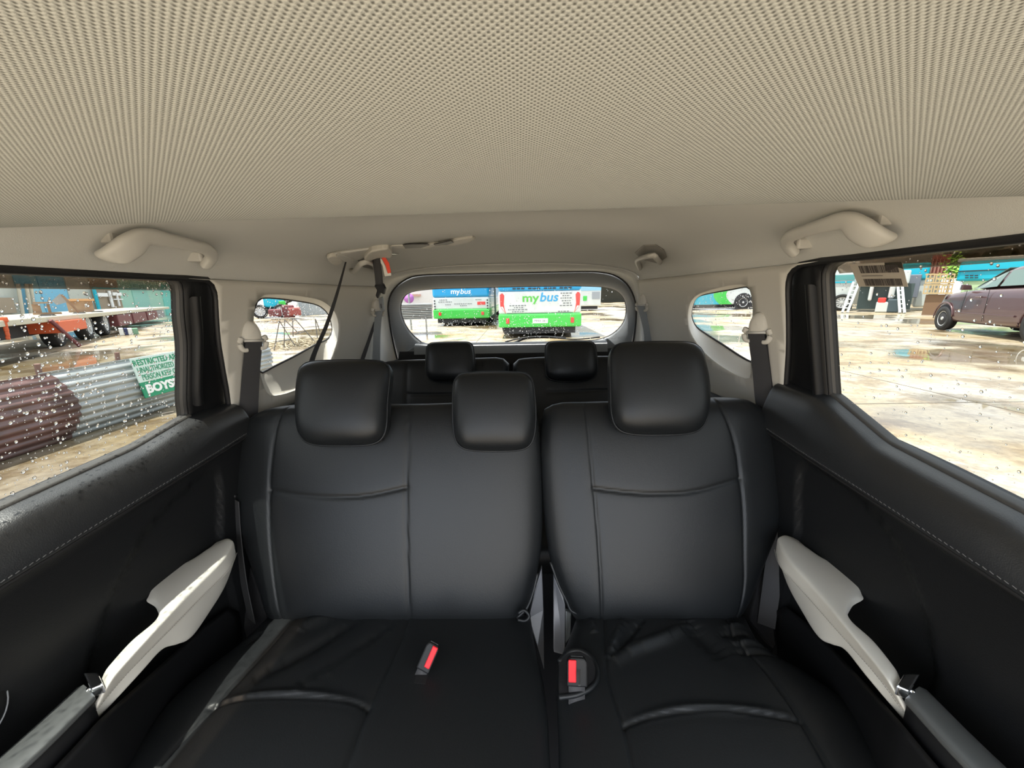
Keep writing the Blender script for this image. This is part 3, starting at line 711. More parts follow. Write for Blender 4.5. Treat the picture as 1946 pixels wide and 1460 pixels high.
MB().prism([p for p in hole], CN * .0018).obj('opening_pocket', blackfab, rcu)
# ---- third row
T0, T1 = Vector((0, 1.33, .62)), Vector((0, 1.50, 1.045)); TU = (T1 - T0).normalized(); TN = Vector((0, -TU.z, TU.y))
def tp_(u, v, off=0.0): return atp(u, v, T0 + TN * off, TN)
def third(name, label, x0, x1, top, seams, hr, cut):
    r = empty(name, ((x0 + x1) / 2, 1.35, .35), label, 'car seat')
    tl, tr = tp_(*top[0]), tp_(*top[-1]); bl = T0 + Vector((x0, 0, 0)); br = T0 + Vector((x1, 0, 0))
    Lc = smooth_line([bl, bl.lerp(tl, .5), tl], 12); Rc = smooth_line([br, br.lerp(tr, .5), tr], 12)
    padded('backrest', Lc, Rc, resample([bl, br], 12), L3(top, tp_, 20), TN, .045, .05, leather, r, 110, 110, 12, 10, [L3(s, tp_, 16) for s in seams], crown=.006, ease=.55)
    q = [Vector((x0, .98, .50)), Vector((x1, .98, .50)), Vector((x0, 1.34, .56)), Vector((x1, 1.34, .56))]
    padded('seat_cushion', [q[0], q[2]], [q[1], q[3]], [q[0], q[1]], [q[2], q[3]], (0, -.1, 1), .05, .08, leather, r, 24, 24, 8, 8)
    headrest(r, hr, .055, .045, f=tp_, n=TN, up=TU)
    return r
third('third_row_seat', 'black leather third-row seat behind the gap of the wide bench headrests', -.56, -.03,
      [(700, 705), (735, 688), (790, 684), (850, 683), (930, 680), (955, 681), (968, 692)],
      [[(781, 684), (780, 720), (779, 800)], [(779, 752), (820, 753), (870, 752)], [(916, 680), (917, 700)]],
      [(811, 726), (810, 690), (812, 653), (856, 651), (900, 651), (904, 690), (903, 725), (857, 728)], 0)
third('third_row_seat', 'black leather third-row seat half hidden by the tall single-seat headrest', .0, .53,
      [(975, 692), (985, 683), (1030, 679), (1100, 678), (1170, 677), (1220, 680), (1250, 700)],
      [[(1015, 679), (1018, 700)], [(1040, 748), (1090, 747), (1155, 744)]],
      [(1037, 725), (1035, 690), (1035, 651), (1080, 649), (1130, 649), (1135, 690), (1134, 723), (1085, 727)], 0)
# ------------------------------------------------------------------ grab handles
def sweep(path, widths, thick, nrm, k=12):
    """rounded flat bar; path points, widths along, thickness; nrm = outward direction"""
    P = [Vector(p) for p in path]; N = Vector(nrm).normalized(); rows = []
    for i, p in enumerate(P):
        d = (P[min(len(P) - 1, i + 1)] - P[max(0, i - 1)]).normalized(); s = d.cross(N).normalized(); q = s.cross(d).normalized()
        rows.append([p + s * (math.copysign(abs(math.cos(a)) ** .7, math.cos(a)) * widths[i]) + q * (math.copysign(abs(math.sin(a)) ** .7, math.sin(a)) * thick[i]) for a in [2 * math.pi * j / k for j in range(k)]])
    vs, fs = grid(rows, close_u=True); caps(vs, fs, len(rows), k); return vs, fs
for side in (-1, 1):
    lbl = 'warm grey grab handle above the left door window' if side < 0 else 'warm grey grab handle above the right door window'
    g = empty('grab_handle', (side * .57, .66, 1.37), lbl, 'grab handle', 'grab handles above the doors')
    q = [(196, 489, -.595), (222, 484, -.572), (250, 466, -.556), (276, 450, -.548), (320, 456, -.546), (365, 466, -.548), (392, 474, -.552), (402, 488, -.565), (388, 508, -.590)]
    P = [atx(u, v, x) for u, v, x in q]
    wd = [.014, .019, .020, .0145, .012, .011, .012, .0115, .0095]; th = [.006, .010, .010, .009, .009, .009, .009, .009, .009]
    n0 = 40; sp = smooth_line(P, n0); L = [0]
    for a_, b_ in zip(P, P[1:]): L.append(L[-1] + (b_ - a_).length)
    ws = [lin([(l / L[-1], w_) for l, w_ in zip(L, wd)], i / (n0 - 1)) for i in range(n0)]; ts = [lin([(l / L[-1], w_) for l, w_ in zip(L, th)], i / (n0 - 1)) for i in range(n0)]
    vs, fs = sweep(sp, ws, ts, (1, -.25, -.45)); 
    if side == 1: vs = mirror_x(vs)
    flip_norm(mobj('handle_bar', vs, fs, handlepl, g, mods=[SUB(1)]))
    for (u, v) in ((213, 452), (380, 489)):
        c = atx(u, v, -.597); c = Vector((side * -c.x, c.y, c.z))
        MB().box((c.x - .016, c.y - .018, c.z - .010), (c.x + .016, c.y + .018, c.z + .010)).obj('hinge_mount', handlepl, g, bev=.004)
        MB().tube([c + Vector((-side * .016, 0, -.002)), c + Vector((-side * .018, 0, -.002))], .003, 8).obj('screw', steel, g)
# small rear assist handles
for side, px, lbl in ((1, [(1216, 509), (1209, 483), (1220, 475), (1238, 470), (1245, 478), (1254, 497)], 'small looped grab handle beside the right end of the rear window'),
                      (-1, [(668, 512), (676, 504), (693, 484), (712, 489), (716, 500), (716, 516)], 'small looped grab handle hanging behind the ceiling belt anchor')):
    c = onshell(*px[2]) ; g = empty('rear_grab_handle', tuple(c), lbl, 'grab handle')
    base = [onshell(u, v, -.004) for u, v in px]; dirn = (CAM - c).normalized()
    lift = [.004, .028, .032, .032, .028, .004]
    pts = [p + Vector((0, -.6, -.8)) * l for p, l in zip(base, lift)]
    vs, fs = sweep(smooth_line(pts, 30), [.0085] * 30, [.007] * 30, (0, -1, -.3)); flip_norm(mobj('handle_bar', vs, fs, handlepl, g))
    cc = sum((onshell(u, v, .004) for u, v in px), Vector()) / 6
    pl = [onshell(u, v, .002) for u, v in ([(1206, 480), (1222, 465), (1245, 463), (1262, 474), (1267, 487), (1250, 499), (1222, 492)] if side == 1 else [(676, 488), (690, 478), (712, 478), (722, 490), (716, 512), (690, 506)])]
    MB().prism(pl, Vector((0, -.3, -.4)) * .012).obj('base_plate', mat('handle base', (.22, .21, .19), .6) if 'handle base' not in MATS else MATS['handle base'], g, bev=.003)
# ------------------------------------------------------------------ seat belts
def ribbon(path, w, th, across, m, name, parent):
    """flat webbing; across = direction or list of directions"""
    n_ = len(path); rows = []
    for i, p in enumerate(path):
        ac = (across[i] if isinstance(across, list) else Vector(across)).normalized(); ww = w[i] if isinstance(w, list) else w
        d = (path[min(n_ - 1, i + 1)] - path[max(0, i - 1)]).normalized(); nn = ac.cross(d).normalized() * th / 2
        rows.append([p - ac * ww / 2 - nn, p + ac * ww / 2 - nn, p + ac * ww / 2 + nn, p - ac * ww / 2 + nn])
    vs, fs = grid(rows, close_u=True); caps(vs, fs, n_, 4); return flip_norm(mobj(name, vs, fs, m, parent, smooth=False))
def dring(root, u, v, side, sc=1.0, Yoff=0):
    c = onshell(u, v, -.006)
    # oval beige slider cover with hooked tabs and a slot bar
    n = (Vector((-side, -.55, 0))).normalized(); upv = Vector((0, 0, 1)); s = upv.cross(n).normalized()
    if s.dot(ray(1946, 730)) < 0: s = -s
    fr = lambda a, b_, c_=0: c + s * a * sc + upv * b_ * sc + n * c_ * sc
    o = [(-.020, -.012), (-.022, .010), (-.014, .030), (0, .038), (.014, .030), (.022, .010), (.020, -.012), (0, -.018)]
    ol = smooth_line([Vector((a, b_, 0)) for a, b_ in o], 28, True)
    rows = [[fr(p.x * k, .008 + (p.y - .008) * k, h) for p in ol] for k, h in ((1, 0), (1.0, .010), (.86, .017), (.5, .020), (.02, .021))]
    vs, fs = grid(rows, close_u=True); flip_norm(mobj('anchor_cover', vs, fs, beige, root))
    t_ = -side
    hk = [(-.026, -.002), (-.031, -.016), (-.026, -.032), (-.014, -.034)]
    for m_ in (-1, 1):
        pth = smooth_line([fr(a * m_, b_, .012) for a, b_ in hk], 14)
        vs, fs = tube_v(pth, [.0085 * sc * (1 - .3 * i / 13) for i in range(14)], 8); mobj('guide_tab', vs, fs, beige, root, mods=[SUB(1)])
    vs, fs = tube_v([fr(-.022, -.010, .018), fr(.022, -.014, .018)], .0035 * sc, 8); mobj('slot_bar', vs, fs, handlepl, root)
    return fr, s
for side, (u, v), lbl in ((-1, (474, 638), 'dark seatbelt hanging from the beige anchor on the left pillar behind the door'), (1, (1446, 622), 'dark seatbelt hanging from the beige anchor on the right pillar behind the door')):
    c = onshell(u, v); r = empty('seatbelt', tuple(c), lbl, 'seatbelt', 'second-row shoulder belts')
    fr, s = dring(r, u, v, side)
    if side < 0: px = [(480, 655, .90), (478, 700, .885), (474, 760, .875), (470, 820, .87), (462, 900, .87)]; wl = [.040, .047, .054, .058, .05]
    else: px = [(1446, 640, .90), (1446, 700, .89), (1452, 760, .88), (1462, 820, .88), (1478, 900, .88)]; wl = [.036, .04, .046, .048, .048]
    P = [fr(0, -.012, .019)] + [onshell(u_, v_, -.022) for u_, v_, y in px[1:]]
    P = smooth_line(P, 24); ws = [lerp(.040, .050, i / 23) for i in range(24)]
    ribbon(P, ws, .0016, s, belt, 'webbing', r)
    P2 = smooth_line([fr(-side * -.004, -.012, .006)] + [onshell(u_, v_, -.006) + Vector((0, 0, 0)) for u_, v_ in (((466, 720), (461, 800), (455, 870)) if side < 0 else ((1466, 700), (1472, 780), (1476, 850)))], 20)
    ribbon(P2, .040, .0016, s, belt, 'retractor_strap', r)
    q = [(447, 950), (452, 1020), (462, 1100), (478, 1180)] if side < 0 else [(1484, 950), (1478, 1020), (1468, 1100), (1456, 1190)]
    ribbon(smooth_line([aty(a, b_, .80 - i * .02) for i, (a, b_) in enumerate(q)], 16), .035, .0016, (1, -.6, 0), belt, 'lap_strap', r)
    k = aty(442, 945, .80) if side < 0 else aty(1492, 940, .82)
    vs, fs = tube_v([k, k + Vector((0, .012, 0))], .006, 10); mobj('belt_stop', vs, fs, blackpl, r)
for side, (u, v), lbl in ((-1, (714, 585), 'grey third-row seatbelt hanging straight down beside the left edge of the rear window'), (1, (1224, 575), 'grey third-row seatbelt hanging from the pillar beside the right edge of the rear window')):
    c = onshell(u, v); r = empty('seatbelt', tuple(c), lbl, 'seatbelt', 'third-row shoulder belts')
    d = ray(u, v); 
    # the pillar here is the rear wall: find the depth from the lofted trim
    base = CAM + d * (1.60 / d.y)
    onold = onshell
    def onshell(u_, v_, off=0, _b=base): 
        dd = ray(u_, v_); return CAM + dd * ((_b.y + off) / dd.y)
    fr, s = dring(r, u, v, side, .95); onshell = onold
    top = fr(0, -.014, .018)
    q = [(717, 612), (716, 640), (716, 690), (716, 760)] if side < 0 else [(1228, 604), (1230, 630), (1231, 660), (1232, 740)]
    P = [top] + [aty(a, b_, 1.575) for a, b_ in q[1:]]
    ribbon(smooth_line(P, 12), .030, .0016, (1, 0, 0), belt_g, 'webbing', r)
    q = [(709, 612), (697, 650), (684, 690), (664, 750)] if side < 0 else [(1238, 598), (1250, 625), (1262, 650), (1290, 720)]
    ribbon(smooth_line([aty(a, b_, 1.605 - .04 * i) for i, (a, b_) in enumerate(q)], 12), .028, .0016, (1, .3, 0), belt, 'retractor_strap', r)
# ------------------------------------------------------------------ ceiling belt for the middle seat
def ceil_pt(u, v, off=.0):
    return onshell(u, v, -off)
r = empty('ceiling_belt_anchor', tuple(ceil_pt(655, 485)), 'beige oval ceiling holder carrying the middle seatbelt and its dark cord', 'belt holder')
def plate(px, off, th, m, name, par, bev=.004, k=None, n=(0, -.35, -1)):
    P = [ceil_pt(u, v, off) for u, v in px]; N = Vector(n).normalized()
    if k: P = smooth_line(P, k, True)
    return MB().prism(P, N * th).obj(name, m, par, bev=bev)
plate([(621, 482), (640, 477), (690, 470), (740, 462), (744, 468), (740, 480), (700, 484), (672, 492), (640, 493), (625, 489)], .002, .010, handlepl, 'base_plate', r, .004, 40)
plate([(622, 483), (634, 479), (648, 482), (652, 490), (642, 497), (629, 494)], .010, .014, beige, 'round_cover', r, .005, 24)
plate([(641, 479), (655, 481), (672, 489), (672, 496), (662, 496), (650, 489), (641, 484)], .022, .010, handlepl, 'belt_guide', r, .003, 20)
plate([(692, 480), (702, 468), (718, 463), (740, 462), (744, 478), (722, 478), (704, 484), (696, 484)], .012, .022, beige, 'tongue_holder', r, .005, 24)
P = [ceil_pt(658, 495, .03), aty(640, 560, 1.10), aty(620, 620, 1.05), aty(600, 665, 1.02), aty(588, 700, 1.0)]
ribbon(smooth_line(P, 20), [lerp(.006, .020, i / 19) for i in range(20)], .0016, (.25, .95, 0), belt, 'webbing', r)
r2 = empty('hanging_buckle', tuple(ceil_pt(718, 485, .03)), 'black belt buckle strap with a metal tongue hanging from the ceiling', 'seatbelt buckle')
Yb = ceil_pt(716, 486, .03).y
P = [aty(u, v, Yb) for u, v in ((714, 484), (716, 500), (719, 520), (721, 541))]
vs, fs = sweep(smooth_line(P, 14), [.013] * 14, [.006] * 14, (0, -1, 0)); mobj('strap_sleeve', vs, fs, belt, r2)
P = [aty(u, v, Yb) for u, v in ((698, 485), (712, 482), (722, 488))]
vs, fs = sweep(smooth_line(P, 10), [.009] * 10, [.010] * 10, (0, -1, 0)); mobj('strap_loop', vs, fs, rubber, r2)
P = [aty(u, v, Yb) for u, v in ((711, 544), (714, 538), (727, 538), (732, 548), (729, 560), (722, 556), (717, 568), (713, 562), (716, 552))]
MB().prism(P, (0, .016, 0)).obj('buckle_body', blackpl, r2, bev=.003)
MB().prism([aty(u, v, Yb) for u, v in ((719, 566), (727, 564), (730, 590), (726, 594), (721, 585))], (0, .006, 0)).obj('metal_tongue', strip_m, r2, bev=.001)
MB().prism([aty(u, v, Yb - .001) for u, v in ((722.5, 578), (724.5, 577), (726, 586), (724, 586))], (0, .003, 0)).obj('tongue_slot', rubber, r2)
r3 = empty('red_tag', tuple(ceil_pt(735, 500, .03)), 'small red and white fabric tag hanging beside the ceiling buckle strap', 'tag')
for px, m, nm in (([(724, 488), (731, 487), (739, 500), (743, 518), (737, 520), (733, 505), (727, 494)], redtag, 'red_face'), ([(722, 490), (726, 494), (732, 506), (736, 519), (743, 519), (743, 524), (731, 525), (727, 505), (721, 496)], white_label, 'white_edge')):
    MB().prism([aty(u, v, Yb + (.0 if m == redtag else .001)) for u, v in px], (0, .002, 0)).obj(nm, m, r3)
r4 = empty('ceiling_belt_cover', tuple(ceil_pt(820, 458)), 'long beige ceiling flap beside the belt holder, its pale edge hanging open', 'cover')
plate([(738, 456), (760, 450), (820, 444), (880, 439), (897, 440), (904, 447), (895, 453), (850, 457), (800, 461), (755, 464)], .003, .006, handlepl, 'cover_panel', r4, .002, 50)
plate([(742, 463), (800, 462), (850, 457), (862, 453), (898, 447), (903, 450), (890, 457), (862, 462), (826, 464), (818, 468), (770, 468), (750, 466)], .009, .008, beige, 'cover_edge', r4, .002, None)
plate([(765, 464), (780, 463), (812, 463), (816, 465), (800, 470), (770, 471)], .017, .003, channel, 'painted_shadow', r4, .001, None)  # dark plates on the flap: slot shade put in as colour
plate([(824, 463), (840, 460), (857, 456), (862, 460), (850, 464), (826, 466)], .017, .003, channel, 'painted_shadow', r4, .001, None)
vs, fs = tube_v([ceil_pt(726, 482, .03), ceil_pt(757, 483, .02)], .0018, 6); mobj('metal_pin', vs, fs, chrome, r4)
# pillar labels
for side, px in ((-1, [(457, 578), (480, 571), (483, 586), (459, 593)]), (1, [(1429, 545), (1450, 549), (1459, 562), (1457, 567), (1437, 562)])):
    P = [onshell(u, v, -.001) for u, v in px]
    lb = MB().prism(P, Vector((-side, 0, 0)) * .0015).obj('pillar_label', mat('pale label %d' % side, (.56, .53, .47), .5), None, bev=.0005)
    tag(lb, 'small pale label on the %s pillar above the seatbelt anchor' % ('left' if side < 0 else 'right'), 'label')
    c = [P[0].lerp(P[-1], k) for k in (.35, .62)]; e = [P[1].lerp(P[2], k) for k in (.35, .62)]
    mb = MB()
    for a_, b_ in zip(c, e):
        o_ = Vector((-side * .0018, 0, 0)); mb.bar(a_.lerp(b_, .2) + o_, a_.lerp(b_, .8) + o_, .0006, 4)
    mb.obj('small_print', handlepl, lb, kind='stuff')
# barcode sticker inside the right door glass
stk = mat('sticker paper', (.42, .37, .30), .7); ink = mat('sticker ink', (.06, .05, .045), .7)
def onwin(u, v, side, off): return onshell(u, v, off)
sp_ = [onwin(u, v, 1, .0285) for u, v in ((1614, 502), (1713, 498), (1725, 545), (1632, 545))]
st = MB().prism(sp_, (.0008, 0, 0)).obj('sticker', stk); tag(st, 'paper sticker with two barcodes inside the right door window', 'sticker')
def bil(q, a, b_): return q[0].lerp(q[1], a).lerp(q[3].lerp(q[2], a), b_)
for bi, (b0, b1_) in enumerate(((.10, .42), (.67, .96))):
    mb = MB(); a_ = .18
    while a_ < .93:
        w_ = random.choice((.006, .010, .014)); 
        mb.prism([bil(sp_, x, y) + Vector((-.0004, 0, 0)) for x, y in ((a_, b0), (a_ + w_, b0), (a_ + w_, b1_), (a_, b1_))], (-.0003, 0, 0)); a_ += w_ + random.choice((.006, .009, .014))
    mb.obj('barcode', ink, st, kind='stuff')
MB().prism([bil(sp_, x, y) + Vector((-.0004, 0, 0)) for x, y in ((.17, .53), (.6, .53), (.6, .55), (.17, .55))], (-.0003, 0, 0)).obj('small_print', ink, st)
# etched marks on the door glass
etch = mat('etched mark', (.55, .50, .45), .7)
for side, (u0, v0) in ((-1, (308, 786)), (1, (1604, 764))):
    mb = MB()
    for k in range(4):
        a_, b_ = onshell(u0, v0 + k * 5, .028), onshell(u0 + 22, v0 + k * 5 + (-4 if side < 0 else 4), .028); mb.bar(a_, b_, .0005, 4)
    mb.obj('etched_mark', etch, bpy.data.objects['window_%d' % (1 if side < 0 else 2)], kind='stuff')
# round dark knob at the left edge, lower corner
kn = empty('cup_holder', tuple(atz(-40, 1385, .80)), 'round black rim with a pale edge at the lower left corner', 'cup holder')
c = atz(-128, 1385, .80); ex = Vector((0, 0, 1)); N_ = (CAM - c).normalized(); s_ = N_.cross(ex).normalized(); t_ = s_.cross(N_)
cir = lambda r_, h: [c + s_ * math.cos(a) * r_ + t_ * math.sin(a) * r_ + N_ * h for a in [2 * math.pi * i / 48 for i in range(48)]]
vs, fs = grid([cir(.001, .012), cir(.040, .012), cir(.052, .006), cir(.055, -.004), cir(.05, -.05), cir(.02, -.06)], close_u=True); flip_norm(mobj('cup_body', vs, fs, blackpl, kn))
vs, fs = tube_v(cir(.0545, .002), .0009, 6, closed=True); mobj('pale_rim', vs, fs, greytrim, kn)
# ------------------------------------------------------------------ raindrops on the outside of the glass
def drops(poly, f3, nrm, n, rmin, rmax, par, m=water, bias=None, elong=1.25):
    mb = MB(); xs = [p[0] for p in poly]; ys = [p[1] for p in poly]; k = 0; tries = 0; K_ = 7
    while k < n and tries < n * 30:
        tries += 1; a_ = random.uniform(min(xs), max(xs)); b_ = random.uniform(min(ys), max(ys))
        if not inpoly(a_, b_, poly): continue
        if bias and random.random() > bias(a_, b_): continue
        r_ = rmin + (rmax - rmin) * random.random() ** 3
        p = f3(a_, b_); N_ = nrm; u_ = N_.cross(Vector((0, 0, 1))).normalized(); w_ = u_.cross(N_)
        rot_ = random.uniform(-.3, .3)
        ring_ = lambda rr, h: [p + (u_ * math.cos(a) + w_ * math.sin(a) * elong) * rr + N_ * h for a in [2 * math.pi * i / K_ + rot_ for i in range(K_)]]
        vs, fs = grid([ring_(r_, 0), ring_(r_ * .8, r_ * .35), ring_(r_ * .4, r_ * .52)], close_u=True)
        fs.append(tuple(range(K_))); fs.append(tuple(2 * K_ + i for i in range(K_))); mb.add((vs, fs)); k += 1
    o = mb.obj('raindrops', m, par, smooth=True, kind='stuff'); return o
nzf = lambda a_, b_, s_: noise.noise(Vector((a_ * s_, b_ * s_, 3.1))) * .5 + .5
for side in (-1, 1):
    gw, wd, off = drops_src['d', side]
    gw = [p for p in gw]
    ymin_ = .22
    gp_ = [(max(p[0], ymin_), p[1]) for p in gw]
    f = lambda a_, b_, s=side: side_pt(a_, b_, s, .0315)
    drops(gp_, f, Vector((side, 0, .2)).normalized(), 2600 if side < 0 else 750, .0005, .0028 if side < 0 else .0024, wd, bias=lambda a_, b_: nzf(a_, b_, 9))
    gw, wd, off = drops_src['q', side]
    drops(gw, lambda a_, b_, s=side: side_pt(a_, b_, s, .0505), Vector((side, 0, .2)).normalized(), 700 if side < 0 else 260, .0008, .0026, wd, bias=lambda a_, b_: .2 + .8 * sm(1.17, 1.25, b_))
gw, wd, off = drops_src['r', 0]
drops(gw, lambda a_, b_: rear3(a_, b_, .001), Vector((0, 1, .3)).normalized(), 900, .0012, .0030, wd, bias=lambda a_, b_: .15 + .85 * math.exp(-((b_ - 1.13) / .06) ** 2) * (1 if a_ < .3 else .15))
# ================================================================== outside
def text_on(name, body, org, ex, ey, width, height, m, parent, depth=.004, bold=0.0, shear=0.0, label=None):
    cu = bpy.data.curves.new(name, 'FONT'); cu.body = body; cu.size = 1; cu.extrude = .5; cu.offset = bold; cu.shear = shear; cu.resolution_u = 3
    ob = bpy.data.objects.new(name, cu); COL.objects.link(ob); dg = bpy.context.evaluated_depsgraph_get(); dg.update()
    me = bpy.data.meshes.new_from_object(ob.evaluated_get(dg)); bpy.data.objects.remove(ob); bpy.data.curves.remove(cu)
    xs = [v.co.x for v in me.vertices]; ys = [v.co.y for v in me.vertices]; x0, x1, y0, y1 = min(xs), max(xs), min(ys), max(ys)
    ex, ey = Vector(ex), Vector(ey); n = ex.cross(ey).normalized(); org = Vector(org)
    vs = [org + ex.normalized() * ((v.co.x - x0) / (x1 - x0) * width) + ey.normalized() * ((v.co.y - y0) / (y1 - y0) * height) + n * (v.co.z * depth) for v in me.vertices]
    fs = [tuple(p.vertices) for p in me.polygons]; bpy.data.meshes.remove(me)
    return mobj(name, vs, fs, m, parent, smooth=False, label=label)
# ground
m, t, b = nt('wet concrete yard'); ground_m = m
tc = t.nodes.new('ShaderNodeTexCoord')
def noise_n(scale, detail=6, rough=.6):
    n = t.nodes.new('ShaderNodeTexNoise'); n.inputs['Scale'].default_value = scale; n.inputs['Detail'].default_value = detail; n.inputs['Roughness'].default_value = rough
    t.links.new(tc.outputs['Object'], n.inputs['Vector']); return n.outputs['Fac']
def ramp_n(src, stops):
    r = t.nodes.new('ShaderNodeValToRGB'); e = r.color_ramp.elements
    while len(e) < len(stops): e.new(.5)
    for q, (p, c) in zip(e, stops): q.position = p; q.color = (*c, 1)
    t.links.new(src, r.inputs[0]); return r.outputs[0]
def mix_n(f, a, b_, mode='MIX'):
    n = t.nodes.new('ShaderNodeMix'); n.data_type = 'RGBA'; n.blend_type = mode
    if hasattr(f, 'is_output'): t.links.new(f, n.inputs[0])
    else: n.inputs[0].default_value = f
    for i, s in ((6, a), (7, b_)):
        if hasattr(s, 'is_output'): t.links.new(s, n.inputs[i])
        else: n.inputs[i].default_value = (*s, 1)
    return n.outputs[2]
base = ramp_n(noise_n(.35, 8), [(.36, (.33, .24, .13)), (.47, (.43, .36, .25)), (.56, (.43, .38, .32)), (.66, (.36, .34, .31))])
fine = ramp_n(noise_n(14, 8, .7), [(.35, (.72, .70, .68)), (.65, (1.1, 1.1, 1.08))])
pud = ramp_n(noise_n(.22, 5, .55), [(.50, (0, 0, 0)), (.56, (1, 1, 1))])
streak = ramp_n(noise_n(1.3, 9, .7), [(.42, (.62, .56, .48)), (.52, (1, 1, 1))])
c_ = mix_n(1.0, mix_n(1.0, base, fine, 'MULTIPLY'), streak, 'MULTIPLY')
c_ = mix_n(pud, c_, mix_n(1.0, c_, (.62, .60, .56), 'MULTIPLY')); t.links.new(c_, b.inputs['Base Color'])
rg = t.nodes.new('ShaderNodeMapRange'); rg.inputs['To Min'].default_value = .42; rg.inputs['To Max'].default_value = .03
t.links.new(pud, rg.inputs['Value']); t.links.new(rg.outputs[0], b.inputs['Roughness'])
bp = t.nodes.new('ShaderNodeBump'); bp.inputs['Distance'].default_value = .004; sb = t.nodes.new('ShaderNodeMath'); sb.operation = 'SUBTRACT'; sb.inputs[0].default_value = .5
t.links.new(pud, sb.inputs[1]); t.links.new(sb.outputs[0], bp.inputs['Strength']); t.links.new(noise_n(9, 6), bp.inputs['Height']); t.links.new(bp.outputs[0], b.inputs['Normal'])
MB().add(([(-160, -120, 0), (160, -120, 0), (160, 200, 0), (-160, 200, 0)], [(0, 1, 2, 3)])).obj('ground', ground_m, kind='structure')
mb = MB()
for Yg in (4.2, 9.5, 16.5, 25): mb.box((-40, Yg, -.01), (40, Yg + .018, .002))
for Xg in (-7.5, -1.2, 5.3, 11.0): mb.box((Xg, -2, -.01), (Xg + .018, 40, .002))
mb.obj('ground_joints', mat('joint tar', (.10, .085, .07), .7), kind='structure')
# colours
P_white = mat('bus white', (.62, .66, .66), .3, coat=.4); P_blue = mat('bus blue', (.0, .30, .62), .3, coat=.4); P_teal = mat('bus cyan', (.0, .42, .58), .35, coat=.4)
P_green = mat('bus green', (.05, .52, .07), .35, coat=.4); P_lred = mat('tail light red', (.70, .05, .04), .25, coat=.5); tyre = mat('tyre', (.02, .02, .021), .8)
rimm = mat('alloy rim', (.58, .59, .60), .35, metal=.1); darkglass = mat('dark vehicle glass', (.02, .03, .035), .08, coat=.6); under = mat('underbody', (.03, .03, .035), .8)
txt_g = mat('lettering green', (.10, .48, .07), .5); txt_b = mat('lettering blue', (.04, .33, .62), .5); txt_k = mat('small print', (.16, .17, .18), .6); txt_w = mat('lettering white', (.85, .87, .88), .5)
def wheel(parent, c, axis, r, w=.26, spokes=10, name='wheel', dark=False):
    """tyre > rim with spokes"""
    ax = Vector(axis).normalized(); u_ = ax.cross(Vector((0, 0, 1))).normalized(); w_ = Vector((0, 0, 1))
    ci = lambda rr, h, K_=28: [Vector(c) + (u_ * math.cos(a) + w_ * math.sin(a)) * rr + ax * h for a in [2 * math.pi * i / K_ for i in range(K_)]]
    vs, fs = grid([ci(r * .62, -w / 2), ci(r * .93, -w / 2), ci(r, -w / 2 + .04), ci(r, w / 2 - .04), ci(r * .93, w / 2), ci(r * .66, w / 2), ci(r * .62, w / 2 - .02)], close_u=True)
    o = flip_norm(mobj(name, vs, fs, tyre, parent))
    mb = MB(); vs, fs = grid([ci(r * .66, w / 2 - .01), ci(r * .60, w / 2 - .01), ci(r * .58, w / 2 - .08), ci(.001, w / 2 - .08)], close_u=True); mb.add((vs, fs))
    mb.obj('rim', under if dark else rimm, o, smooth=True)
    mb = MB(); cc = Vector(c) + ax * (w / 2 - .02)
    if not dark:
        for i in range(spokes):
            a = 2 * math.pi * i / spokes; d_ = u_ * math.cos(a) + w_ * math.sin(a); pr = d_.cross(ax)
            mb.prism([cc + d_ * .05 + pr * .02, cc + d_ * r * .62 + pr * .03, cc + d_ * r * .62 - pr * .03, cc + d_ * .05 - pr * .02], -ax * .03)
    vs, fs = grid([ci(.001, w / 2), ci(r * .14, w / 2), ci(r * .17, w / 2 - .05)], close_u=True); mb.add((vs, fs)); mb.obj('spokes', rimm, o, bev=0)
    return o
